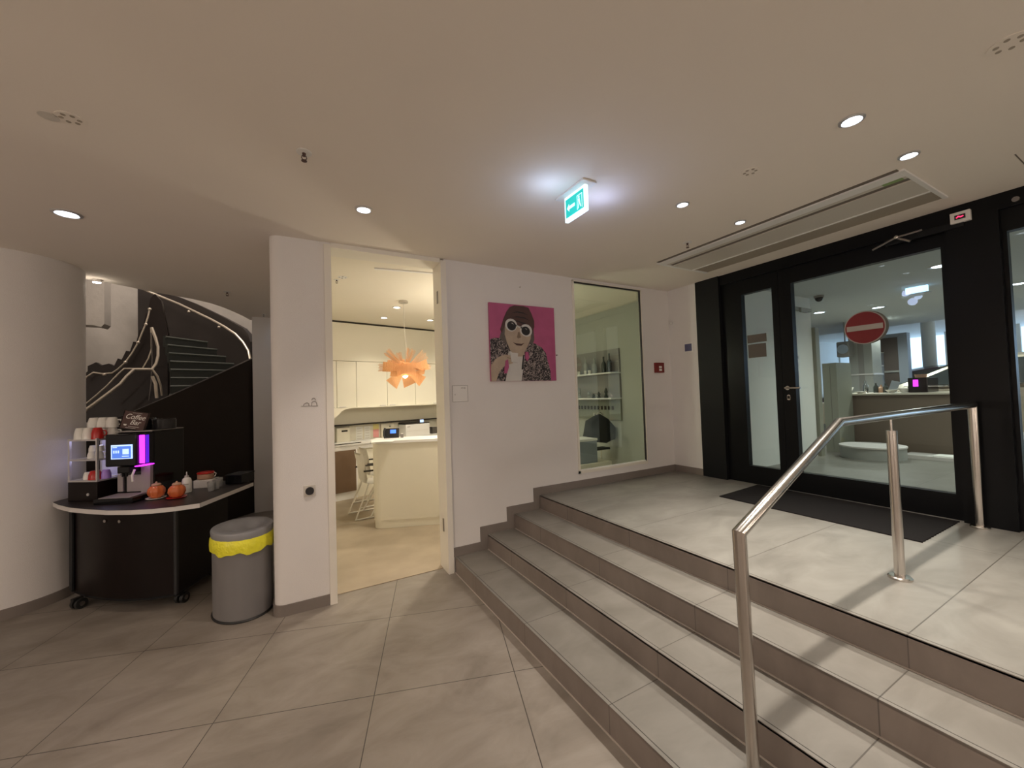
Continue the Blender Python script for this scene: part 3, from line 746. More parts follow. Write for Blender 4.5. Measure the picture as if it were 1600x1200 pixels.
text_obj('Bar', .062, 'paper', 'lettering', sg, shear=.35, mtx=mtx @ Matrix.Translation((.012, -.0012, .064)) @ FACE_Y)
g = G(); g.lathe([(.004, 0), (.012, .003), (.014, .014)], (0, 0, 0), 14); g.xf(mtx @ Matrix.Translation((-.062, -.004, .030)) @ Matrix.Diagonal((1, .12, 1, 1))); g.build('cup_drawing', 'paper', sg)
g = G(); g.box(-.035, -.0015, .026, .055, 0, .0285, mtx); g.box(-.055, -.0015, .013, .03, 0, .0155, mtx); g.box(-.03, -.0015, .147, .05, 0, .149, mtx); g.build('small_print', 'paper', sg)

# cup rack left of the machine
rk = thing('cup_rack', 'silver cup warmer rack with three lit shelves on a black base', 'rack', (-1.715, 4.83, TOPZ), math.atan2(4.66-4.83, -1.47+1.715))
rw, rd = .285, .26
G().box(0, 0, 0, rw, rd, .165, b=.004).build('base', 'cart', rk)
G().cyl((.20, -.0005, .06), (.20, -.006, .06), .012, seg=14).build('badge', 'silver', rk)
for x in (0, rw-.016):
    for y in (0, rd-.016): G().box(x, y, .1655, x+.016, y+.016, .535).build('rack_post', 'silver', rk)
for z in (.166, .345, .515):
    G().box(-.0, -.002, z, rw, rd, z+.012).build('rack_shelf', 'silver', rk)
G().box(.016, rd-.012, .178, rw-.016, rd-.008, .515).build('rear_panel', 'frost', rk)
area_l = point(rk, (.14, .15, .50), .35, (.62, .60, 1.0), .03); point(rk, (.14, .15, .33), .25, (.62, .60, 1.0), .03)
rkm = Matrix.Translation(rk.location) @ Matrix.Rotation(rk.rotation_euler.z, 4, 'Z')
def on_rack(x, y, z): return rkm @ Vector((x, y, z))
def cup(name, label, cat, p, r, hgt, m, up_=False, group='cups on the rack', rz=0, handle=True):
    t = thing(name, label, cat, p, rz, group)
    prof = [(r, 0), (r*1.0, .003), (r*.96, hgt*.5), (r*.72, hgt*.93), (r*.62, hgt)] if not up_ else [(r*.62, 0), (r*.8, hgt*.15), (r*.97, hgt*.6), (r, hgt), (r*.93, hgt), (r*.88, hgt*.5), (r*.5, .006)]
    G().lathe(prof, seg=22).build('cup_body', m, t, True)
    if handle:
        G().tube([(r*.85, 0, hgt*.25), (r*1.35, 0, hgt*.3), (r*1.45, 0, hgt*.5), (r*1.3, 0, hgt*.7), (r*.8, 0, hgt*.75)], .005, 8).build('handle', m, t, True)
    return t
ztop = .527
cups_top = [(.055, .05, 'ceram', 'white upturned mug at the front left corner of the rack top', 0), (.135, .05, 'ceram', 'white upturned mug in front beside the red one on the rack top', 0),
            (.225, .05, 'redc', 'red upturned mug at the front of the rack top', 0)]
for x, y, m, lb, z in cups_top: cup('coffee_mug', lb, 'mug', on_rack(x, y, ztop), .040, .098, m, group='mugs on top of the rack')
for x, y, lb in ((.06, .15, 'white mug LAYER, left end'), (.155, .15, 'white mug LAYER, middle'), (.245, .15, 'white mug LAYER, by the sign')):
    cup('coffee_mug', lb.replace('LAYER', 'at the bottom of the rear stack on the rack'), 'mug', on_rack(x, y, ztop), .043, .090, 'ceram', group='mugs on top of the rack')
    cup('coffee_mug', lb.replace('LAYER', 'on top of the rear stack on the rack'), 'mug', on_rack(x, y, ztop+.091), .043, .090, 'ceram', group='mugs on top of the rack')
for x, y, lb in ((.13, .08, 'small white cup on the middle rack shelf, left of two in front'), (.205, .08, 'small white cup on the middle rack shelf, right of two in front')):
    cup('espresso_cup', lb, 'cup', on_rack(x, y, .357), .030, .058, 'ceram', group='cups on the middle shelf')
    cup('espresso_cup', lb.replace('small white cup', 'small white cup stacked upside down'), 'cup', on_rack(x+.004, y+.005, .416), .028, .052, 'ceram', group='cups on the middle shelf')
cup('espresso_cup', 'small white upturned cup on the lowest rack shelf', 'cup', on_rack(.115, .06, .178), .030, .062, 'ceram', handle=False, group='cups on the lowest shelf')
cup('soup_cup', 'wide red upturned cup on the lowest rack shelf', 'cup', on_rack(.19, .06, .178), .046, .075, 'redc', handle=False, group='cups on the lowest shelf')
M['lilac'] = mat('lilac_glass', (.42, .25, .75), .2)
cup('glass_bowl', 'lilac upturned bowl between rack and machine', 'bowl', on_rack(.245, .10, .178), .034, .075, 'lilac', handle=False, group='cups on the lowest shelf')

# counter items
def plate(p, r, m, label, rz=0):
    t = thing('saucer', label, 'plate', p, rz)
    G().lathe([(r*.6, 0), (r, .008), (r, .011), (r*.6, .005)], seg=28).build('plate_body', m, t, True)
    return t
def pumpkin(p, label):
    t = thing('sugar_jar', label, 'jar', p, .3)
    prof = [(.028, 0), (.046, .015), (.058, .045), (.055, .075), (.040, .098), (.030, .104)]
    g = G(); seg = 40; rings = []
    for r, z in prof:
        rings.append([(r*(1+.07*math.cos(8*2*PI*j/seg))*math.cos(2*PI*j/seg), r*(1+.07*math.cos(8*2*PI*j/seg))*math.sin(2*PI*j/seg), z) for j in range(seg)])
    g.loft(rings); g.build('jar_body', 'orange', t, True, 60)
    G().lathe([(.031, .1045), (.034, .112), (.026, .122), (.008, .126), (.006, .136), (.001, .138)], seg=20).build('lid', 'tan', t, True)
    return t
p1 = loc_on_top(244, 779); p2 = loc_on_top(276, 778)
plate(p1, .070, 'ceram', 'white saucer under the left orange jar on the counter')
plate(p2, .072, 'redc', 'red rimmed saucer under the right orange jar on the counter')
pumpkin((p1[0], p1[1]+.01, TOPZ+.006), 'orange pumpkin shaped sugar jar, left of two, nearest the coffee machine')
pumpkin((p2[0], p2[1]+.01, TOPZ+.006), 'orange pumpkin shaped sugar jar, right of two, beside the white bottle')
b0 = loc_on_top(292, 769)
t = thing('pump_bottle', 'white squeeze bottle with a grey nozzle between the orange jars and the bowl', 'bottle', b0)
G().lathe([(.036, 0), (.038, .01), (.037, .10), (.030, .125), (.016, .135)], seg=24).build('bottle_body', 'ceram', t, True)
G().lathe([(.016, .136), (.016, .150), (.006, .156), (.004, .185), (.001, .186)], seg=16).build('nozzle', 'silver', t, True)
G().box(-.02, -.0385, .075, .02, -.0372, .080).build('print', 'icon', t)
b1 = loc_on_top(318, 762)
t = thing('tea_box', 'low white box standing behind the white bottle', 'box', b1, UA+.2)
G().box(-.075, -.02, 0, .085, .12, .075, b=.005).build('box_body', 'ceram', t)
t = thing('biscuit_jar', 'wide glass jar with red lid and wire clasp resting on the white box', 'jar', (b1[0]+.01, b1[1]+.05, TOPZ+.0755), 0)
G().lathe([(.055, 0), (.066, .008), (.066, .045), (.058, .052)], seg=28).build('jar_body', 'tan', t, True)
G().lathe([(.069, .0525), (.071, .058), (.066, .068), (.03, .074)], seg=28).build('lid', 'redc', t, True)
G().tube([(.066, -.02, .06), (.085, -.02, .045), (.075, -.03, .02), (.066, -.03, .008)], .004, 8).build('clasp', 'chrome', t, True)
for k, (px, py) in enumerate(((330, 767), (338, 764), (343, 760))):
    p = loc_on_top(px, py)
    t = thing('water_glass', ['clear water glass in front of the black box', 'clear water glass standing in the middle of its row', 'clear water glass touching the black box'][k], 'glass', p, 0, 'water glasses on the counter')
    G().lathe([(.024, 0), (.031, .085), (.029, .085), (.022, .005)], seg=20).build('glass_body', mat('drinking_glass_%d' % k, (.42, .43, .42), .08, alpha=.45), t, True)
b2 = loc_on_top(352, 757)
t = thing('storage_box', 'long low black box at the right end of the coffee counter', 'box', b2, math.radians(62))
G().box(0, -.16, 0, .20, -.0, .085, b=.004).build('box_body', 'mach', t)
G().box(-.003, -.163, .0855, .203, .003, .092).build('lid', 'blackp', t)

# waste bin (oval)
tb = thing('waste_bin', 'tall oval grey waste bin with a yellow liner sticking out below its lid', 'waste bin', (-.385, 3.905, 0), math.radians(18))
sx, sy = .205, .255
def ring(kx, z, wob=0, n=72, zf=0):
    return [(kx*sx*math.cos(2*PI*k/n)*(1+wob*math.sin(k*2.3)), kx*sy*math.sin(2*PI*k/n)*(1+wob*math.sin(k*1.7+1)), z+zf*(math.sin(k*.55)+.6*math.sin(k*1.25+2))) for k in range(n)]
BH = .665
G().loft([ring(1.02, 0), ring(1.03, .006), ring(1.0, .014)]).build('base_rim', 'rubber', tb, True)
G().loft([ring(.98, .0145), ring(.985, BH-.05)]).build('bin_body', 'bin', tb, True)
G().loft([ring(1.0, BH-.045), ring(1.045, BH-.065, .008), ring(1.06, BH-.115, .014), ring(1.045, BH-.155, .012, zf=.010), ring(.995, BH-.15, .0, zf=.008), ring(.990, BH-.05)], False).build('liner_bag', 'bag', tb, True, 80)
G().loft([ring(1.01, BH-.055), ring(1.03, BH-.01), ring(1.01, BH), ring(.93, BH+.003), ring(.55, BH-.012), ring(.40, BH-.045), ring(.36, BH-.048)]).build('lid', 'binlid', tb, True, 50)

# ------------------------------------------------------------------ stairwell
SCX, SCY, SR = -1.85, 7.45, 1.42
def cyl_strip(a0, a1, R, n, zt0, zt1, zb0, zb1, th, cx=SCX, cy=SCY):
    path = []
    for k in range(n+1):
        f_ = k/n; a = math.radians(a0+(a1-a0)*f_)
        path.append((cx+R*math.cos(a), cy+R*math.sin(a), zt0+(zt1-zt0)*f_, zb0+(zb1-zb0)*f_))
    return G().wall(path, 0, 0, th)
# walls of the well
g = cyl_strip(48, 205, 2.15, 40, 5.8, 5.8, 0, 0, -.10); struct(g.build('wall_stairwell', 'concrete', smooth=True))
a = at_y(395, 600, 7.15); 
g = G().box(a.x, 7.15, 0, -.02, 7.30, 5.8); struct(g.build('wall_niche', 'wall'))
g = G().box(-.05, 3.81, 0, -.0, 8.8, CEIL-.001); struct(g.build('wall_office_left', 'cream'))
g = G().box(-.17, 7.31, 0, -.06, 9.4, 5.8); struct(g.build('wall_leak_stop', 'wall'))  # unseen wall added to close a light leak beside the well
g = G().box(-5.6, 4.8, 5.801, 1.0, 11, 5.9); struct(g.build('ceiling_stairwell', 'ceil'))
g = G().wall([(-.05, 7.2), (-.60, 7.45)]+[(p.x, p.y-.0) for p in edge[1:]]+[(-2.3, 5.35), (-3.2, 5.0), (X0, 5.0)], CEIL+.161, 5.8, .08); struct(g.build('wall_stairwell_upper', 'wall'))
ss = thing('spiral_staircase', 'dark curved staircase with pale handrails rising in the stairwell behind the coffee counter', 'staircase', (0, 0, 0))
# near balustrade: follows the photograph's diagonal, from low left to high right
def near(px, py, Y): return at_y(px, py, Y)
pts = []
for k in range(13):
    f_ = k/12; px = 128+(395-128)*f_
    Y = 6.25+.95*f_**2
    yy = 672-(672-560)*f_**1.12
    p = near(px, yy, Y); pts.append((p.x, p.y, p.z, 0))
G().wall(pts, 0, 0, .07).build('near_balustrade', 'stairn', ss, True)
# treads: helix of wedge steps
for k in range(1, 9):
    a = math.radians(-14+k*8.0); a2 = a+math.radians(9.5); z = 1.70+k*.125
    r0, r1 = .26, 1.36-k*.055
    poly = [(SCX+r0*math.cos(a), SCY+r0*math.sin(a)), (SCX+r1*math.cos(a), SCY+r1*math.sin(a)), (SCX+r1*math.cos(a2), SCY+r1*math.sin(a2)), (SCX+r0*math.cos(a2), SCY+r0*math.sin(a2))]
    t_ = G().prism(poly, 'z', z-.16, z).build('stair_step', 'treadg', ss)
    e0 = Vector((SCX+r0*math.cos(a), SCY+r0*math.sin(a), z)); e1 = Vector((SCX+r1*math.cos(a), SCY+r1*math.sin(a), z))
    G().tube([e0+Vector((0, 0, -.012)), e1+Vector((0, 0, -.012))], .018, 6).build('step_nosing', 'nosing', t_)
# far balustrade with lit rail, rising to the upper left
fp = [(391, 562, 7.9), (388, 548, 8.0), (380, 535, 8.1), (368, 522, 8.25), (350, 510, 8.4), (330, 499, 8.55), (305, 487, 8.7), (280, 475, 8.8), (258, 466, 8.85), (236, 457, 8.9), (215, 447, 8.9)]
top_off = [28, 25, 22, 16, 14, 13, 13, 11, 8, 4, 3]
path = []
for (px, py, Y), o_ in zip(fp, top_off):
    p = at_y(px, py-o_, Y+.12); path.append((p.x, p.y, p.z, .5))
G().wall(path, 0, 0, -.07).build('far_balustrade', 'stair', ss, True)
G().tube([at_y(px, py, Y-.02) for px, py, Y in fp], .019, 10).build('handrail', 'rail', ss, True)
for px, py, Y in ((295, 487, 8.68), (342, 511, 8.38)):
    G().sph(at_y(px, py, Y-.05), .022).build('rail_bracket', 'rail', ss, True)
# left flight on the wall with stepped outline
zz = [(128, 588), (137, 580), (137, 572), (150, 566), (158, 571), (170, 568), (178, 572), (184, 560), (190, 562), (197, 548), (203, 549), (208, 534), (213, 534), (218, 515), (222, 514), (228, 490), (231, 489), (235, 466), (242, 459), (252, 470), (262, 520), (262, 660), (128, 660)]
g = G()
A = [at_y(x, y, 8.15) for x, y in zz]; g.loft([[tuple(v) for v in A], [tuple(v+Vector((0, .10, 0))) for v in A]])
g.build('left_stringer', 'stairn', ss)
def railp(pts, r, Y, dY=0, m='rail', name='rail'):
    n = len(pts)
    return G().tube([at_y(x, y, Y+dY*i/(n-1)) for i, (x, y) in enumerate(pts)], r, 8).build(name, m, ss, True)
railp([(128, 645), (150, 629), (170, 614), (188, 600), (198, 588), (210, 577), (225, 577), (238, 577), (244, 568), (247, 556), (247, 542), (243, 528), (237, 512)], .019, 7.3, .4)
railp([(128, 636), (150, 618), (168, 602), (184, 585), (194, 576), (210, 576)], .010, 7.5, .1)
railp([(238, 577), (246, 588), (251, 602), (253, 618)], .013, 7.3, .1)
railp([(238, 588), (243, 600), (245, 622)], .020, 7.25, 0)
railp([(236, 512), (237, 545), (232, 560), (222, 577)], .010, 7.7, 0)
railp([(236, 520), (238, 560), (236, 600), (233, 626)], .008, 7.6, 0, 'steeld')
railp([(128, 598), (135, 589), (146, 582), (160, 584), (175, 583), (184, 577), (196, 566), (206, 552), (216, 535), (222, 520), (227, 508), (231, 496), (234, 483)], .011, 8.0, .05)
for px, py in ((163, 585), (196, 566), (216, 535), (228, 507), (234, 483)):
    G().sph(at_y(px, py, 7.98), .022).build('rail_bracket', 'rail', ss, True)
g = G().box(X0, 10.9, 0, .1, 11, 5.8); struct(g.build('wall_far_left', 'wall'))
# hanging concrete slab on the left of the well
g = G(); A = [at_y(x, y, 8.35) for x, y in ((120, 430), (163, 434), (163, 506), (158, 511), (146, 508), (120, 507))]
g.loft([[tuple(v) for v in A], [tuple(v+Vector((0, .25, 0))) for v in A]])
tag(g.build('concrete_slab', 'concrete'), 'pale rough slab hanging at the left inside the stairwell', 'wall slab')
# bright spot at the well's edge
p = at_z(150, 436, CEIL)
t = thing('spotlight', 'small dazzling spotlight at the ceiling edge beside the column', 'spotlight', (p.x, p.y+.02, CEIL-.03))
G().cyl((0, 0, 0), (0, 0, .03), .035, seg=20).build('housing', 'silver', t, True)
G().cyl((0, 0, -.004), (0, 0, -.0005), .030, seg=20).build('lens', emat('spot_lens', (1, .9, .78), 30), t)
point(t, (0, -.02, -.06), .5, (1, .88, .72), .02)
area('stairwell_light', (-1.8, 7.5, 5.6), (0, 0, 0), 1.6, 1.6, 60, (1, .88, .78))

# ------------------------------------------------------------------ office behind the doorway
BA = math.atan2(.23, .973)
BM = Matrix.Translation((.567, 7.04, 0)) @ Matrix.Rotation(BA, 4, 'Z')
g = G().box(.0, 3.72, .0, 4.47, 8.6, .006); struct(g.build('floor_office', 'carpet'))
g = G().box(-.1, 3.701, CEIL, 4.7, 8.8, CEIL+.1); struct(g.build('ceiling_office', 'offceil'))
g = G().box(4.47, 3.751, 0, 4.60, 8.8, CEIL); struct(g.build('wall_office_right', 'greeng'))
g = G().box(-.55, .42, 0, 3.95, .55, CEIL, BM); struct(g.build('wall_office_back', 'cream'))
def inB(px, py, dv=0):
    """where the sight line of a pixel meets the office's back furniture, in its own frame (u, z)"""
    n = Vector((-math.sin(BA), math.cos(BA), 0)); P0 = Vector((.567, 7.04, 0))+n*dv
    d = ray(px, py); t = n.dot(P0-CP)/n.dot(d); p = CP+d*t
    q = BM.inverted() @ p
    return q.x, q.z
def bthing(name, label, cat, group=None, u=0, v=0, z=0):
    p = BM @ Vector((u, v, z)); return thing(name, label, cat, p, BA, group)
# upper wall panelling and cupboards
g = G(); g.box(-.46, .0, 2.31, 3.9, .41, CEIL-.03, BM); g.box(-.46, .03, CEIL-.03, 3.9, .41, CEIL-.001, BM)
tag(g.build('wall_panelling', 'cream'), 'cream panelling above the office wall cupboards', 'panelling')
tag(G().box(-.46, -.004, CEIL-.028, 3.9, .0285, CEIL-.002, BM).build('shadow_gap', 'slot'), 'dark shadow gap between the office ceiling and the cream panelling', 'shadow gap')
seams = [-.46, .04] + [inB(px, 600)[0] for px in (557, 605, 649)]
seams.append(seams[-1]+.52); seams.append(seams[-1]+.52)
names = ['leftmost cream wall cupboard, cut off by the door jamb', 'cream wall cupboard left of the hanging lamp, with no handle in view', 'cream wall cupboard partly behind the left tips of the lamp', 'cream wall cupboard right behind the hanging wood lamp', 'cream wall cupboard at the right door jamb', 'cream wall cupboard hidden behind the right door jamb']
for i in range(len(seams)-1):
    u0, u1 = seams[i], seams[i+1]
    t = bthing('wall_cupboard', names[i], 'cupboard', 'wall cupboards of the office', u0, 0, 1.53)
    G().box(.001, .02, 0, u1-u0-.001, .41, .775).build('body', 'cream', t)
    dr = G().box(.0035, 0, .0, u1-u0-.0035, .019, .772).build('door', 'cream', t)
    hx = (u1-u0-.14) if i % 2 == 0 else .04
    G().box(hx, -.012, .006, hx+.10, -.0005, .018).build('handle', 'edge', dr)
# curved pelmet, back panel
t = bthing('counter_hood', 'cream hood panel with a rounded lower left corner below the wall cupboards', 'hood')
G().prism([(.0, 1.38), (.10, 1.47), (.17, 1.505), (.24, 1.515), (3.9, 1.515), (3.9, 1.528), (-.46, 1.528), (-.46, 1.0), (-.44, 1.0)], 'y', -.05, .30).build('pelmet_edge', 'cream', t)
G().box(-.46, .31, 1.235, 3.9, .41, 1.514).build('back_panel', 'desk', t)
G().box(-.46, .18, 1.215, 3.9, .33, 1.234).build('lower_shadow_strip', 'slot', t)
t = bthing('back_counter', 'white office back counter with white front and a brown cupboard below', 'counter')
G().box(-.46, .0, .90, 3.9, .409, .94).build('worktop', 'white', t)
G().box(-.46, .33, .9405, 3.9, .409, 1.214).build('splashback', 'desk', t)
G().box(-.46, .03, .82, 3.9, .40, .899).build('apron', 'white', t)
G().box(-.3, .02, .135, .335, .40, .819).build('brown_cupboard', 'brown', t)
G().box(.3351, .02, .135, .36, .40, .819).build('side_panel', 'white', t)
G().box(.3605, .06, .0065, 3.9, .40, .819).build('base_cupboards', 'desk', t)
G().box(-.3, .04, .0065, .36, .40, .134).build('plinth', 'white', t)
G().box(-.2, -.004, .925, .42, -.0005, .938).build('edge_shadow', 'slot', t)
def bbox_from(px0, py0, px1, py1, dv):
    a = inB(px0, py0, dv); b_ = inB(px1, py1, dv); return a[0], b_[1], b_[0], a[1]
u0, z0, u1, z1 = bbox_from(634, 664, 672, 690, .02)
z0 = .9405
t = bthing('printer', 'white box printer on the office back counter', 'printer', None, u0, .02, z0)
G().box(0, 0, 0, u1-u0, .30, z1-z0, b=.008).build('printer_body', 'white', t)
G().box(.0, .01, z1-z0+.0005, u1-u0, .30, z1-z0+.016).build('dark_lid', 'slot', t)
G().box(.02, -.003, (z1-z0)*.45, u1-u0-.02, -.0005, (z1-z0)*.47).build('tray_line', 'ventp', t)
G().box(.03, -.003, (z1-z0)*.8, .09, -.0005, (z1-z0)*.84).build('logo_plate', 'grey', t)
t = bthing('tablet_phone', 'small device with a glowing blue-white screen standing on the printer', 'phone', None, inB(658, 660, .05)[0], .10, z1+.0165)
G().box(0, 0, 0, .085, .03, .06, b=.004).build('device_body', 'grey', t)
G().box(.006, -.003, .006, .079, -.0005, .054).build('screen', 'screenw', t)
u0, z0, u1, z1 = bbox_from(526, 669, 548, 693, .25)
t = bthing('towel_dispenser', 'pale wall box with a dark label at the left of the office splashback', 'dispenser', None, u0, .25, .9405)
G().box(0, 0, 0, u1-u0, .079, z1-.9405, b=.004).build('box_body', 'desk', t)
G().box(.08, -.002, (z1-.94)-.075, .18, -.0005, (z1-.94)-.045).build('label_plate', 'slot', t)
notes = [('notice_sheet', 'white notice sheet pinned left of the printed table', 'paper', 556, 667, 567, 690), ('notice_sheet', 'printed table sheet pinned beside the pink note', 'paper', 569, 666, 579, 688),
         ('yellow_note', 'pale yellow paper pinned above the pink note', 'pink', 583, 663, 592, 671), ('pink_note', 'pink paper note pinned on the office splashback', 'pink', 583, 671, 592, 683)]
M['yel'] = mat('yellow_paper', (.80, .70, .28), .7)
for n_, lb, m_, a, b_, c, d in notes:
    u0, z0, u1, z1 = bbox_from(a, b_, c, d, .325)
    t = bthing(n_, lb, 'note', 'papers on the office splashback', u0, .3285, 0)
    G().box(0, -.0015, z0, u1-u0, 0, z1).build('sheet', 'yel' if 'yellow' in n_ else m_, t)
    if n_ == 'notice_sheet':
        g = G()
        for k in range(5): g.box(.02, -.0025, z1-.04-k*.045, u1-u0-.02, -.0016, z1-.03-k*.045)
        g.build('printed_lines', 'ventp', t)
t = bthing('flip_cabinet', 'small cream cabinet with a knob between pink note and desk phone', 'cabinet', None, inB(596, 670, .27)[0], .27, .9405)
G().box(0, 0, 0, .24, .059, .262).build('cabinet_body', 'desk', t); G().cyl((.16, -.0005, .20), (.16, -.018, .20), .012, seg=14).build('knob', 'steeld', t, True)
t = bthing('small_basket', 'small dark wire basket right of the printer', 'basket', None, inB(676, 675, .1)[0], .10, .9405)
G().box(0, 0, 0, .10, .12, .13).build('basket_body', 'steeld', t)
# reception desk
DA = math.atan2(-.366, .93)
t = thing('reception_desk', 'cream reception desk with rounded corner and white top seen through the doorway', 'desk', (.844, 5.293, 0), DA)
def deskpoly(o):
    r = .10; P_ = [(1.75, -o), (r-o+.0, -o)]
    c = (r, r); P_ = [(1.75, -o)]
    for k in range(9):
        a = -PI/2-PI/2*k/8; P_.append((c[0]+(r+o)*math.cos(a), c[1]+(r+o)*math.sin(a)))
    P_ += [(-o, .42), (1.75, .42)]
    return P_
G().prism(deskpoly(-.010), 'z', .0065, .105).build('plinth', 'desk', t)
G().prism(deskpoly(0), 'z', .1055, 1.085).build('desk_front', 'desk', t)
G().prism(deskpoly(.028), 'z', 1.0855, 1.118).build('desk_top', 'white', t)
def d_at(px, py, z=1.1185): p = at_z(px, py, z); return (p.x, p.y, z)
t = thing('desk_phone', 'black desk phone with a lit blue screen on the reception desk', 'phone', d_at(600, 686), DA)
hm = Matrix.Rotation(-.9, 4, 'X')
G().box(.0, 0, 0, .19, .015, .13, Matrix.Translation((0, .02, .01)) @ Matrix.Rotation(-.3, 4, 'X'), b=.003).build('phone_base', 'pdark', t)
G().box(.075, -.0035, .06, .15, -.0008, .11, Matrix.Translation((0, .02, .01)) @ Matrix.Rotation(-.3, 4, 'X')).build('screen', 'bluescr', t)
G().tube([(.012, .0, .015), (.006, -.02, .05), (.006, -.015, .10), (.014, .01, .14)], .014, 10).build('handset', 'pdark', t, True)
t = thing('desk_calendar', 'small metal object on the reception desk right of the phone', 'ornament', d_at(626, 684), DA)
G().box(0, 0, 0, .035, .03, .05, b=.002).build('holder', 'steeld', t); G().box(.002, .004, .0505, .033, .02, .06).build('cards', 'paper', t)
t = thing('paper_sheets', 'loose white sheets at the left end of the reception desk top', 'paper', d_at(580, 691.5), DA+.3)
G().box(0, -.02, 0, .21, .13, .0015).build('sheet', 'paper', t)
G().box(0, -.02, .0018, .21, .13, .003, Matrix.Translation((.05, .0, 0)) @ Matrix.Rotation(-.25, 4, 'Z')).build('sheet', 'paper', t)
# chairs
def make_chair(label, x, y, rz):
    t = thing('office_chair', label, 'chair', (x, y, .0062), rz, 'white chairs behind the reception desk')
    # seat faces +x ; shell as a curved sheet
    prof = [(-.24, .90), (-.235, .86), (-.215, .78), (-.20, .66), (-.185, .55), (-.15, .475), (-.05, .455), (.10, .46), (.20, .455)]
    g = G(); rings = []
    for (px_, pz_) in prof:
        wd = .22
        rings.append([(px_+(.045 if abs(s_) > .9 else (.012 if abs(s_) > .5 else 0))*(1 if pz_ > .5 else 0), s_*wd, pz_+(.02 if abs(s_) > .9 and pz_ < .5 else 0)) for s_ in (-1, -.6, 0, .6, 1)])
    V_ = [[g.bm.verts.new(p) for p in r_] for r_ in rings]
    for A, B in zip(V_, V_[1:]):
        for j in range(4): g.bm.faces.new((A[j], A[j+1], B[j+1], B[j]))
    r_ = bmesh.ops.solidify(g.bm, geom=g.bm.faces[:], thickness=.018)
    g.build('seat_shell', 'chair', t, True, 60)
    for s_ in (-1, 1):
        G().tube([(-.19, s_*.235, .66), (.02, s_*.245, .66), (.10, s_*.245, .655)], .012, 8).build('armrest', 'slot', t, True)
        G().tube([(.15, s_*.19, .45), (-.10, s_*.21, .02), (-.26, s_*.21, .012)], .011, 8).build('leg', 'chair', t, True)
        G().tube([(-.12, s_*.19, .46), (-.30, s_*.21, .015), (.10, s_*.21, .012)], .011, 8).build('leg', 'chair', t, True)
    return t
make_chair('white shell chair with black armrests, the nearer of two behind the reception desk', .98, 6.02, .10)
make_chair('white shell chair with black armrests, the farther of two behind the reception desk', 1.12, 6.62, .10)
# pendant lamp
vm = bpy.data.materials.new('veneer_translucent'); vm.use_nodes = True; nt = vm.node_tree
pb = nt.nodes['Principled BSDF']; pb.inputs['Base Color'].default_value = (.80, .50, .25, 1); pb.inputs['Roughness'].default_value = .6
wv = nt.nodes.new('ShaderNodeTexWave'); wv.inputs['Scale'].default_value = 8; wv.inputs['Distortion'].default_value = 4
cr = nt.nodes.new('ShaderNodeValToRGB'); cr.color_ramp.elements[0].color = (.70, .40, .18, 1); cr.color_ramp.elements[1].color = (.86, .58, .32, 1)
nt.links.new(wv.outputs['Fac'], cr.inputs[0]); nt.links.new(cr.outputs[0], pb.inputs['Base Color'])
tl = nt.nodes.new('ShaderNodeBsdfTranslucent'); nt.links.new(cr.outputs[0], tl.inputs[0])
ms = nt.nodes.new('ShaderNodeMixShader'); ms.inputs[0].default_value = .5
nt.links.new(pb.outputs[0], ms.inputs[1]); nt.links.new(tl.outputs[0], ms.inputs[2]); nt.links.new(ms.outputs[0], nt.nodes['Material Output'].inputs[0])
M['veneer'] = vm
lz = 2.045
t = thing('pendant_lamp', 'star-shaped pendant lamp of crossing wood veneer strips hanging in the office', 'pendant lamp', (1.31, 5.352, lz))
G().lathe([(.055, 0), (.062, -.01), (.062, -.03), (.05, -.034)], (0, 0, CEIL-lz), 28).build('canopy', 'steel', t, True)
G().tube([(0, 0, CEIL-lz-.03), (.004, 0, .6), (.02, 0, .35), (.03, 0, .14)], .0028, 6).build('cord', 'ventp', t)
G().sph((.0, .0, -.085), .036).build('bulb', emat('bulb', (1, .93, .75), 14), t, True)
def vstrip(ang, tilt, off, L0, L1, w0, w1, bend=.05, name='veneer_strip'):
    g = G(); n = 12; rows = []
    for k in range(n+1):
        f_ = k/n; x = -L0+(L0+L1)*f_; wd = w0+(w1-w0)*f_
        y = off-bend*((x/.3)**2)*(1 if off > 0 else -1)
        wd *= .55+.45*abs(2*f_-1)**.8
        rows.append([(x, y, -wd/2), (x, y, 0), (x, y, wd/2)])
    V_ = [[g.bm.verts.new(p) for p in r_] for r_ in rows]
    for A, B in zip(V_, V_[1:]):
        for j in range(2): g.bm.faces.new((A[j], A[j+1], B[j+1], B[j]))
    bmesh.ops.solidify(g.bm, geom=g.bm.faces[:], thickness=.0025)
    g.xf(Matrix.Rotation(tilt, 4, 'X') @ Matrix.Rotation(ang, 4, 'Y'))
    return g.build(name, 'veneer', t, True)
vstrip(.10, .0, -.10, .30, .12, .13, .20)
vstrip(-.22, .05, -.115, .14, .30, .12, .15)
vstrip(.62, .15, -.075, .10, .29, .10, .16)
vstrip(-.85, -.1, .09, .27, .12, .18, .10)
vstrip(1.15, .1, .11, .12, .24, .14, .2)
vstrip(-.05, .9, -.09, .20, .26, .12, .12)
vstrip(.3, -.9, -.09, .24, .24, .14, .12)
def fan(c, a0, a1, n, r0, r1, y, spread=.02):
    g = G()
    for k in range(n):
        a = a0+(a1-a0)*k/(n-1)
        g.tube([(r0*math.cos(a)+c[0], y, r0*math.sin(a)+c[1]), ((r1+.01*math.sin(k*2.1))*math.cos(a)+c[0], y*1.5+spread*math.sin(k*1.3), (r1+.01*math.sin(k*2.1))*math.sin(a)+c[1])], .0036, 5)
    g.build('wood_sticks', 'veneer', t)
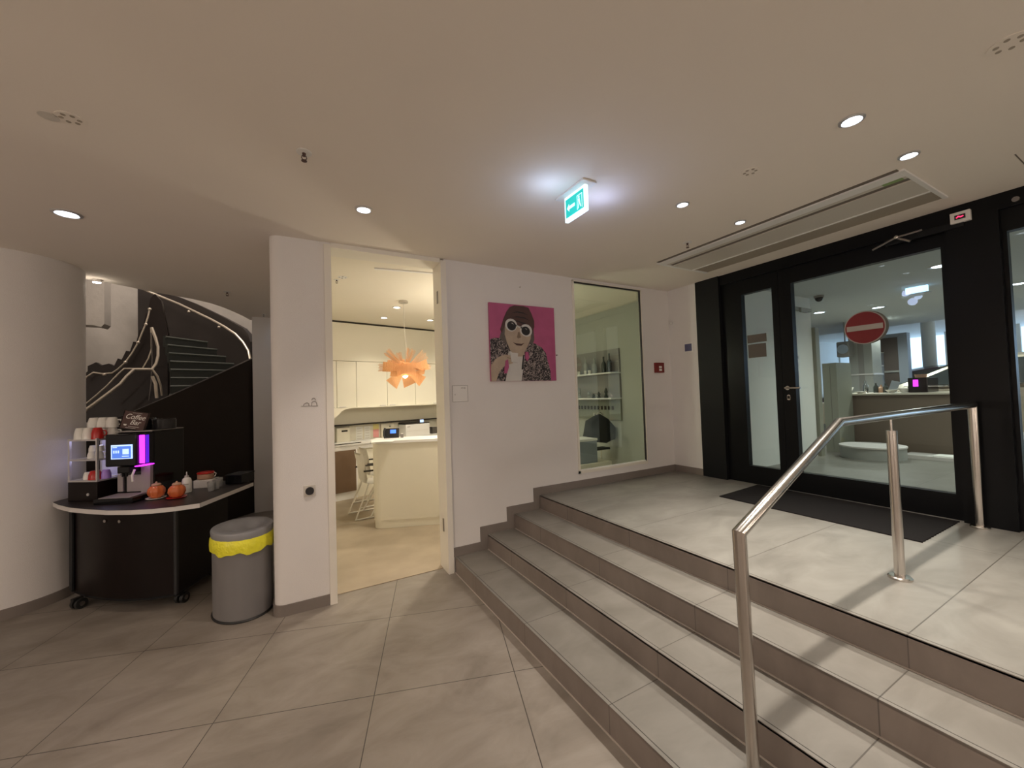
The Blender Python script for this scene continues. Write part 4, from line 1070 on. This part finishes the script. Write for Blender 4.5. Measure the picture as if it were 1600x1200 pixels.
fan((0, 0), 2.25, 2.55, 9, .10, .34, -.04); fan((0, 0), .45, .85, 8, .10, .34, -.04); fan((.02, .0), 1.05, 1.5, 10, .10, .30, .05)
fan((0, 0), 2.95, 3.22, 8, .12, .345, -.02); fan((0, 0), .0, .2, 8, .12, .34, -.02); fan((0, 0), 1.7, 2.1, 7, .1, .24, .05)
point(t, (0, -.01, -.085), 17, (1, .80, .55), .035)
t = thing('fill_pendant', 'unseen fill light on a cord, added behind the wall between doorway and window', 'pendant lamp', (2.1, 4.7, CEIL))  # fill light added out of sight to lift the office brightness
G().cyl((0, 0, 0), (0, 0, -.03), .05, seg=20).build('canopy', 'white', t, True); G().cyl((0, 0, -.03), (0, 0, -.72), .004, seg=8).build('cord', 'white', t)
point(t, (0, 0, -.86), 36, OFFW, .10)
# office downlights
for (px, py, lb) in ((620, 480, 'office ceiling downlight, the nearest of three, beside the lamp canopy'), (600, 496, 'office ceiling downlight, left of the lamp cord, near the panelling'), (672, 500, 'office ceiling downlight at the right door jamb')):
    p = at_z(px, py, CEIL); downlight(p.x, p.y, CEIL, .05, lb, 33, OFFW, 110, .8, 'lampo', 'office downlights')
for x, y, p_ in ((1.62, 4.30, 80), (2.6, 5.6, 60), (2.9, 6.7, 50)):  # hidden lights added to brighten the desk and office
    downlight(x, y, CEIL, .05, 'unseen fill light added to the office ceiling behind the doorway wall', p_, OFFW, 140, .9, 'lampo', 'office fill lights added out of view')
a, b_ = at_z(585, 418, CEIL), at_z(690, 428, CEIL)
tag(G().wall([(a.x, a.y), (b_.x+.4, b_.y-.08)], CEIL-.012, CEIL-.0005, .03).build('ceiling_track', 'white'), 'thin white track on the office ceiling just inside the doorway', 'track')
p = at_z(526, 437, CEIL); sprinkler(p, 'sprinkler head on the office ceiling just inside the doorway', .8)
p = at_z(535, 433, CEIL); t = thing('flush_speaker', 'flush detector cover on the office ceiling next to the sprinkler', 'ceiling fitting', (p.x, p.y, CEIL), 0, 'flush ceiling fittings')
G().cyl((0, 0, 0), (0, 0, -.004), .05, seg=24).build('cover', 'white', t)
g = G()
for k in range(4): g.cyl((.03*math.cos(k*1.57), .03*math.sin(k*1.57), -.0041), (.03*math.cos(k*1.57), .03*math.sin(k*1.57), -.006), .009, seg=10)
g.build('holes', 'steeld', t)
# things seen through the office window
sh = thing('wall_shelf_unit', 'white wall shelves with bottles seen through the office window', 'shelf', (4.469, 4.57, 0))
for z in (1.935, 1.535): G().box(-.22, 0, z, -.001, 1.9, z+.020).build('shelf_board', 'white', sh)
G().box(-.03, 0, 1.20, -.001, 1.9, 1.534).build('lower_panel', 'olive', sh); G().box(-.03, 0, 1.556, -.001, 1.9, 1.934).build('back_panel', 'grey', sh); G().box(-.03, 0, 1.956, -.001, 1.9, 2.33).build('back_panel', 'grey', sh)
G().box(-.22, 1.90, 1.2, -.001, 1.92, 2.33).build('side_panel', 'white', sh)
g = G()
for k in range(12): g.box(-.034, .15+k*.085, 1.36, -.0305, .20+k*.085, 1.42)
g.build('vent_slots', 'slot', sh)
bl = ['tall dark bottle on the upper office shelf, nearest the window', 'slim dark bottle on the upper office shelf, second from the window', 'broad clear bottle in the middle of the upper office shelf', 'tall grey bottle near the far end of the upper office shelf', 'short bottle at the far end of the upper office shelf']
for k, (y, h_) in enumerate(((4.70, .30), (4.83, .26), (5.05, .26), (5.28, .30), (5.55, .2))):
    t = thing('bottle', bl[k], 'bottle', (4.36, y, 1.9555), 0, 'bottles on the upper office shelf')
    G().lathe([(.036, 0), (.038, .01), (.038, h_*.55), (.014, h_*.72), (.014, h_)], seg=16).build('bottle_body', 'bottle' if k < 2 else 'greyc', t, True)
for k, y in enumerate((5.10, 5.20, 5.38, 5.46, 5.62)):
    t = thing('glass_cup', ['small pale cup beside the broad bottle on the upper office shelf', 'small pale cup in the middle of the upper office shelf', 'small pale cup before the tall grey bottle', 'small pale cup behind the tall grey bottle', 'small pale cup at the far end of the upper office shelf'][k], 'cup', (4.29, y, 1.9555), 0, 'cups on the upper office shelf')
    G().lathe([(.022, 0), (.03, .06), (.027, .06), (.018, .006)], seg=14).build('cup_body', 'ceram', t, True)
for k, (y, h_, m_) in enumerate(((4.78, .16, 'bottle'), (4.95, .10, 'bottle'), (5.08, .07, 'bottle'), (5.2, .11, 'greyc'), (5.45, .18, 'greyc'))):
    t = thing('ornament', ['spiky dark ornament on the lower office shelf nearest the window', 'dark squat ornament on the lower office shelf', 'low dark ornament in the middle of the lower office shelf', 'grey glass figure on the lower office shelf', 'taller grey glass figure at the far end of the lower office shelf'][k], 'ornament', (4.34, y, 1.5555), 0, 'ornaments on the lower office shelf')
    G().lathe([(.03, 0), (.034, .01), (.016, h_*.4), (.03, h_*.6), (.008, h_)], seg=14).build('figure', m_, t, True)
JY = 4.75
t = thing('hanging_jacket', 'dark jacket on a clothes hanger seen through the office window', 'jacket', (0, 0, 0))
g = G(); out = [(936, 647), (928, 652), (918, 658), (914, 682), (921, 690), (946, 692), (953, 688), (959, 686), (960, 668), (948, 654)]
A = [at_y(x, y, JY) for x, y in out]; c_ = sum(A, Vector())/len(A)
g.loft([[tuple(c_+(v-c_)*.86+Vector((0, -.07, 0))) for v in A], [tuple(v+Vector((0, -.03, 0))) for v in A], [tuple(v+Vector((0, .05, 0))) for v in A], [tuple(c_+(v-c_)*.86+Vector((0, .09, 0))) for v in A]])
g.build('jacket_body', 'jacket', t, True, 60)
p = at_y(936, 646, JY)
G().tube([p+Vector((-.07, -.02, -.02)), p+Vector((0, -.02, .03)), p+Vector((.07, -.02, -.02))], .009, 8).build('hanger', 'steel', t, True)
G().tube([p+Vector((0, -.02, .03)), p+Vector((.0, -.02, .07)), p+Vector((.02, -.02, .085))], .004, 6).build('hanger_hook', 'steel', t)
stand = thing('coat_stand', 'slim chrome valet stand with a dark tray under the jacket', 'stand', (p.x, JY+.02, .0062))
zt = at_y(955, 700, JY).z
G().cyl((0, .09, 0), (0, .09, p.z), .012, seg=12).build('pole', 'chrome', stand, True)
G().box(-.16, .02, zt-.03, .24, .20, zt, b=.004).build('tray', 'jacket', stand)
for k in (-1, 1): G().cyl((k*.14, .11, 0), (k*.13, .11, zt-.03), .010, seg=10).build('leg', 'chrome', stand, True)
a, b_ = at_y(905, 691, 4.4), at_y(934, 722, 4.4)
t = thing('moving_box', 'pale blue-grey box standing on a low cabinet behind the office window', 'box', (a.x, 4.4, b_.z))
G().box(0, 0, 0, b_.x-a.x, .30, a.z-b_.z, b=.004).build('box_body', 'boxb', t); G().box(-.006, -.006, a.z-b_.z+.0005, b_.x-a.x+.006, .306, a.z-b_.z+.03).build('box_lid', 'white', t)
t = thing('low_cabinet', 'low cream cabinet under the pale box behind the office window', 'cabinet', (a.x-.2, 4.36, .0062))
G().box(0, 0, 0, .75, .42, b_.z-.008, b=.003).build('cabinet_body', 'desk', t)
G().box(.37, -.004, .05, .375, -.0005, b_.z-.05).build('door_gap', 'slot', t)

# ------------------------------------------------------------------ lobby beyond the glass doors
LX0 = GX+.16
g = G().box(LX0, -7, .40, 19, 8, LAND-.0005); struct(g.build('floor_lobby', 'lobfloor'))
g = G().box(LX0, -7, CEIL, 12.3, 8, CEIL+.15); struct(g.build('ceiling_lobby', 'lobceil'))
g = G().box(12.3, -7, CEIL+.22, 19, 8, CEIL+.35); g.box(12.3, -7, CEIL, 12.36, 8, CEIL+.22); struct(g.build('ceiling_lobby_far', 'lobwall'))
WLX = 6.91
g = G().box(LX0+.02, 3.03, LAND, WLX, 3.25, CEIL); struct(g.build('wall_lobby', 'lobwall'))
g = G().box(LX0, -7.15, LAND, 19, -7, CEIL+.35); g.box(WLX, 7.0, LAND, 19, 7.15, CEIL+.35); struct(g.build('wall_lobby_side', 'lobwall'))
g = G().box(LX0-.1, -7, 0, LX0+.02, -3.0, CEIL); g.box(4.42, -7, 0, 4.6, -3.0, CEIL); struct(g.build('wall_right_near', 'wall'))
g = G().box(4.61, 3.26, 0, WLX, 8.8, CEIL); struct(g.build('wall_core', 'lobwall'))
# glazed far facade
g = G()
for y in [-7+1.4*k for k in range(11)]: g.box(17.9, y-.04, LAND, 18.0, y+.04, CEIL+.22)
g.box(17.9, -7, LAND, 18.0, 7, LAND+.35);  struct(g.build('window_2', 'lobwall'))
g = G().box(WLX+.02, 2.99, LAND, WLX+.13, 3.07, at_y(1278, 512, 3.0).z); struct(g.build('trim_6', 'olive'))
for k, (py0, py1) in enumerate(((554, 563), (565, 576), (580, 592), (596, 608))):
    a, b_ = at_y(1239, py0, 3.03), at_y(1248, py1, 3.03)
    t = thing('switch_plate', ['topmost', 'second from top', 'third from top', 'lowest'][k]+' of four wall plates beside the main glass door', 'switch', (a.x, 3.03, b_.z), 0, 'wall plates behind the glass door')
    G().box(0, -.012, 0, b_.x-a.x, -.0005, a.z-b_.z, b=.002).build('plate', 'edge', t); G().box((b_.x-a.x)*.25, -.016, (a.z-b_.z)*.25, (b_.x-a.x)*.75, -.0125, (a.z-b_.z)*.75).build('switch_key', 'grey', t)
p = at_z(1265, 465, CEIL)
t = thing('dome_camera', 'small dark dome camera on the lobby ceiling by the white wall', 'camera', (p.x, 2.88, CEIL))
G().cyl((0, 0, 0), (0, 0, -.03), .06, seg=24).build('camera_base', 'grey', t, True); G().sph((0, 0, -.04), .05).build('dome', 'mach', t, True)
a = at_y(1232, 478, 3.03); t = thing('wall_bracket', 'flat grey bracket high on the lobby wall', 'bracket', (a.x, 3.03, a.z-.06))
G().box(0, -.05, 0, .55, -.0005, .05, b=.004).build('bracket_body', 'greyc', t); G().box(.18, -.08, -.03, .36, -.0505, .04, b=.004).build('motor_box', 'greyc', t)
for nm, a, b_, lb in (('glass_notice', (1167.5, 524.5), (1198, 533), 'narrow brown notice strip on the side glass panel'), ('glass_notice', (1169, 539), (1198, 557), 'squarer brown notice below the narrow strip on the side glass panel')):
    p, q_ = at_x(*a, DX+.029), at_x(*b_, DX+.029)
    t = thing(nm, lb, 'notice', (DX+.029, q_.y, q_.z), 0, 'brown notices on the side panel')
    G().box(-.001, 0, 0, 0, p.y-q_.y, p.z-q_.z).build('sheet', 'brownp', t)
LL = [(1280, 488), (1375, 500), (1470, 415), (1590, 443), (1455, 512), (1372, 480)]
lbs = ['lobby ceiling light left of the no entry sign', 'lobby ceiling light just right of the no entry sign', 'bright lobby ceiling light at the top right corner of the main door glass', 'lobby ceiling light seen through the far right pane', 'distant lobby ceiling light near the right edge of the main door glass', 'square-cut lobby ceiling light above the no entry sign']
for k, (px, py) in enumerate(LL):
    z_ = CEIL if k != 4 else CEIL+.22
    p = at_z(px, py, z_); downlight(p.x, p.y, z_, .085, lbs[k], 100, (.95, 1.0, .93), 150, .9, 'lamp', 'lobby ceiling lights')
for x, y in ((6.2, -1.2), (8.6, -1.0), (11, .5), (5.6, -2.6), (11, -3), (14, 0), (15, -1), (16, 1.5)):  # extra lights added out of view to brighten the lobby
    downlight(x, y, CEIL if x < 12.3 else CEIL+.22, .085, 'fill light added to the lobby ceiling, out of view from the steps', 115 if x < 13 else 420, (.95, 1.0, .93), 150, .9, 'lamp', 'lobby fill lights added out of view')
a, b_ = at_x(1414, 442, 7.6), at_x(1449, 455, 7.6)
t = thing('lobby_exit_sign', 'glowing pale blue exit light box under the lobby ceiling', 'exit sign', (7.6, b_.y, b_.z))
G().box(0, 0, 0, .05, a.y-b_.y, a.z-b_.z-.01).build('light_box', 'exitl', t); G().box(-.02, -.02, -.012, .07, a.y-b_.y+.02, -.001).build('base_edge', 'silver', t)
G().cyl((.025, (a.y-b_.y)/2, a.z-b_.z-.01), (.025, (a.y-b_.y)/2, CEIL-b_.z), .01, seg=10).build('hanger_rod', 'silver', t)
# columns, panels
def slab(name, m, px0, py0, px1, py1, X, dx, label, cat, zfloor=None):
    a, b_ = at_x(px0, py0, X), at_x(px1, py1, X)
    zb = LAND if zfloor else min(a.z, b_.z)
    return a, b_, zb
def pan(name, m, px0, px1, X, dx, ztop, zbot, label, cat):
    a, b_ = at_x(px0, 600, X), at_x(px1, 600, X)
    t = thing(name, label, cat, (X, b_.y, zbot)); return t, a.y-b_.y, ztop-zbot
t, w_, h_ = pan('column', 'greyc', 1329, 1365, 10.5, .5, CEIL, LAND, 'square grey column standing in the lobby behind the no entry sign', 'column')
G().box(0, 0, 0, .45, w_, h_).build('shaft', 'greyc', t); G().box(-.004, w_*.35, 0, -.0005, w_*.6, h_).build('recess', 'grey', t); G().box(-.02, -.02, 1.25, .47, w_+.02, 1.28).build('band', 'edge', t)
z1 = at_x(1296, 567, 7.4).z
t, w_, h_ = pan('tall_cabinet', 'olive', 1286, 1308, 7.5, .4, z1, LAND, 'olive grey tall cabinet beside the lobby wall end', 'cabinet')
G().box(0, 0, 0, .5, w_, h_).build('cabinet_body', 'olive', t); G().box(-.003, w_*.45, .05, -.0005, w_*.46, h_-.05).build('door_gap', 'slot', t)
z1, z0 = at_x(1388, 528, 12).z, at_x(1388, 593, 12).z
t, w_, h_ = pan('partition_screen', 'brownp', 1364, 1407, 12, .2, z1, LAND, 'large dark brown screen with a pale blue frame in the lobby', 'screen')
G().box(0, 0, 0, .12, w_, h_).build('panel', 'brownp', t); G().box(-.03, -.16, 0, .15, -.001, h_+.08).build('frame_post', 'boxb', t); G().box(-.03, 0, h_+.001, .15, w_, h_+.08).build('frame_head', 'boxb', t)
G().box(-.02, 0, h_*.62, -.001, w_, h_*.64).build('ledge', 'greyc', t)
for k, (px0, px1, py0, py1) in enumerate(((1365, 1373, 552, 573), (1365, 1382, 573, 595))):
    a, b_ = at_x(px0, py0, 11.7), at_x(px1, py1, 11.7)
    t = thing('white_plinth', ['narrow tall white plinth before the brown lobby panel', 'broad lower white plinth before the brown lobby panel'][k], 'plinth', (11.7-k*.32, b_.y, LAND), 0, 'white plinths')
    G().box(0, 0, 0, .3, a.y-b_.y, a.z-LAND).build('plinth_body', 'boxb', t); G().box(-.01, -.01, a.z-LAND+.0005, .31, a.y-b_.y+.01, a.z-LAND+.02).build('plinth_top', 'white', t)
a, b_ = at_x(1306, 535, 10.2), at_x(1327, 557, 10.2)
t = thing('wall_monitor', 'square dark machine part display hanging behind the glass door', 'display', (10.2, b_.y, b_.z))
G().box(0, 0, 0, .25, a.y-b_.y, a.z-b_.z, b=.02).build('display_body', 'grey', t); G().cyl((-.001, (a.y-b_.y)*.4, (a.z-b_.z)*.5), (-.05, (a.y-b_.y)*.4, (a.z-b_.z)*.5), .10, seg=20).build('round_dial', 'chrome', t, True)
G().box(.10, (a.y-b_.y)*.45, a.z-b_.z, .13, (a.y-b_.y)*.5, CEIL-b_.z).build('hanger_rod', 'grey', t)
t, w_, h_ = pan('bright_column', 'lobwall', 1437, 1460, 14, .5, CEIL+.22, LAND, 'pale round column in the bright far part of the lobby', 'column')
G().cyl((.3, w_/2, 0), (.3, w_/2, h_), w_/2, seg=32).build('shaft', 'lobwall', t, True)
# solid counter and items standing in for a reflection in the door glass
a, b_ = at_x(1309, 628, 8.0), at_x(1498, 617, 8.0)
zc = 1.49
t = thing('reflected_counter', 'brown counter with a pale top and small things, solid copy of a reflection in the glass', 'counter', (8.0, b_.y, LAND))
Lc = a.y-b_.y
G().box(.06, .03, 0, .60, Lc-.05, zc-LAND-.03, b=.01).build('counter_body', 'counter', t); G().box(0, 0, zc-LAND-.03, .66, Lc, zc-LAND, b=.004).build('counter_top', 'countert', t)
rb = random.Random(3)
its = [(1325, .10, 'ceram', 'bowl'), (1344, .03, 'ceram', 'dish'), (1353, .20, 'chrome', 'bottle'), (1369, .16, 'bottle', 'bottle'), (1377, .13, 'tan', 'bottle'), (1384, .15, 'bottle', 'bottle'), (1393, .05, 'ceram', 'dish'), (1400, .17, 'boxb', 'card'), (1413, .07, 'ceram', 'bowl'), (1420, .08, 'pdark', 'jar')]
il = ['white bowl near the left end of the reflected counter', 'flat white dish on the reflected counter before the grey column', 'shiny figure on the reflected counter before the grey column', 'dark bottle on the reflected counter, left of the tan one', 'tan bottle standing between two dark ones on the reflected counter', 'dark bottle on the reflected counter, right of the tan one', 'flat white dish in the middle of the reflected counter', 'grey card stand leaning on the reflected counter', 'round white bowl on the reflected counter before the coffee machine', 'small black jar on the reflected counter touching the coffee machine']
for (px, h_, m_, kd), lb in zip(its, il):
    X_i = 8.15 if kd in ('bowl', 'dish') else 8.40
    p = at_x(px, 610, X_i); t = thing({'bowl': 'bowl', 'dish': 'dish', 'bottle': 'bottle', 'card': 'card_stand', 'jar': 'jar'}[kd], lb, kd if kd != 'card' else 'card stand', (X_i, p.y, zc+.0005), 0, 'things on the reflected counter')
    if kd == 'card': G().box(0, 0, 0, .02, .10, h_, Matrix.Rotation(.3, 4, 'X')).build('card', m_, t)
    elif kd in ('bowl', 'dish'): G().lathe([(.03, 0), (.08, h_), (.075, h_), (.025, .006)], seg=20).build('bowl_body', m_, t, True)
    else: G().lathe([(.035, 0), (.035, h_*.6), (.013, h_*.8), (.013, h_)], seg=16).build('bottle_body', m_, t, True)
p, q_ = at_x(1426, 610, 8.1), at_x(1450, 610, 8.1)
t = thing('reflected_coffee_machine', 'black coffee machine with magenta strip, solid copy of a reflection in the glass', 'coffee machine', (8.1, q_.y, zc+.0005))
G().box(0, 0, 0, .45, p.y-q_.y+.05, .22, b=.01).build('machine_body', 'mach', t)
G().box(-.01, (p.y-q_.y)*.60, .09, -.001, (p.y-q_.y)*.60+.055, .19).build('light_strip', 'purple', t); G().lathe([(.06, 0), (.07, .05)], (.2, .12, .2205), 18).build('hopper', 'tan', t, True)
# low platforms, solid copies of shapes reflected in the glass
a, b_ = at_z(1316, 709, LAND), at_z(1377, 709, LAND)
t = thing('reflected_platform', 'low round grey platform copying a reflection in the door glass', 'platform', (7.30, 2.52, LAND))
G().cyl((0, 0, 0), (0, 0, .16), .36, seg=48).build('platform_body', 'greyc', t, True); G().cyl((0, 0, .1605), (0, 0, .18), .37, seg=48).build('platform_top', 'edge', t, True)
a = at_z(1425, 711, LAND)
t = thing('reflected_slab', 'flat pale slab copying a reflection in the door glass, beside the bronze car', 'platform', (7.55, a.y-1.5, LAND))
G().box(0, 0, 0, .35, 1.5, .05).build('slab', 'edge', t); G().box(.06, .2, .0505, .3, 1.2, .06).build('slab_top', 'paper', t)
# cars
def make_car(name, label, loc, rz, paint, L=4.6, Hh=1.5):
    t = thing(name, label, 'car', loc, rz, 'cars shown in the lobby')
    Wd = 1.85
    low = [(0, .30), (-.02, .52), (-.10, .68), (-.55, .82), (-1.25, .93), (-1.45, .97), (-3.9, 1.0), (-4.45, .95), (-4.58, .7), (-4.55, .30)]
    g = G(); rings = []
    for x, k in ((0, .93), (.05, .985), (.16, 1.0), (Wd/2, 1.02), (Wd-.16, 1.0), (Wd-.05, .985), (Wd, .93)):
        rings.append([(x, -2.3+(y+2.3)*(1 if 0.1 < x < Wd-.1 else .985), .28+(z-.28)*k) for y, z in low])
    g.loft(rings); g.build('car_body', paint, t, True, 28)
    top_ = [(-1.25, .95), (-1.55, 1.12), (-2.05, 1.38), (-2.5, 1.475), (-3.1, 1.48), (-3.7, 1.36), (-4.2, 1.08), (-4.3, .98)]
    g = G(); g.loft([[(x, y, .95+(z-.95)*k) for y, z in top_] for x, k in ((.04, 0.02), (.22, .90), (.40, .99), (Wd/2, 1.02), (Wd-.40, .99), (Wd-.22, .90), (Wd-.04, .02))]); g.build('roof', paint, t, True, 28)
    for s_ in (0, 1):
        def sx(v): return v if s_ == 0 else Wd-v
        for seg_ in ([(-1.60, 1.01), (-1.72, 1.12), (-2.12, 1.33), (-2.6, 1.39), (-2.6, 1.01)], [(-2.68, 1.01), (-2.68, 1.39), (-3.1, 1.40), (-3.62, 1.30), (-3.9, 1.10), (-3.85, 1.01)]):
            g = G(); A = [(sx(.04+(z-.95)/.53*.19-.012), y, z) for y, z in seg_]; B = [(sx(.04+(z-.95)/.53*.19+.03), y, z) for y, z in seg_]; g.loft([A, B]); g.build('side_window', 'carg', t)
        for y in (-2.45, -3.45): G().box(sx(-.02), y-.13, .82, sx(.012), y+.02, .845).build('door_handle', 'chrome', t)
        G().box(sx(-.004), -3.95, .985, sx(.045), -1.5, 1.0).build('window_trim', 'chrome', t)
        for y in (-.85, -3.65):
            wh = G(); wh.cyl((sx(-.01), y, .33), (sx(.22), y, .33), .33, seg=36); wo = wh.build('wheel', 'rubber', t, True)
            G().cyl((sx(-.02), y, .33), (sx(-.0105), y, .33), .21, seg=24).build('wheel_rim', 'silver', wo, True)
        G().box(sx(.10), -.12, .56, sx(.45), .012, .68, b=.02).build('headlight', 'chrome', t)
    g = G(); g.loft([[(.28, -1.30, .975), (Wd-.28, -1.30, .975), (Wd-.42, -2.12, 1.405), (.42, -2.12, 1.405)], [(.28, -1.27, .99), (Wd-.28, -1.27, .99), (Wd-.42, -2.09, 1.42), (.42, -2.09, 1.42)]]); g.build('windscreen', 'carg', t)
    return t
p = at_z(1412, 700, LAND)
make_car('car', 'bronze car with dark windows parked in the lobby, cut off by the door post', (9.2, 4.2, LAND), 0, 'carb')
make_car('car', 'plum coloured car nose showing left of the bronze car, behind the counter', (12.6, 5.6, LAND), .5, 'carp')
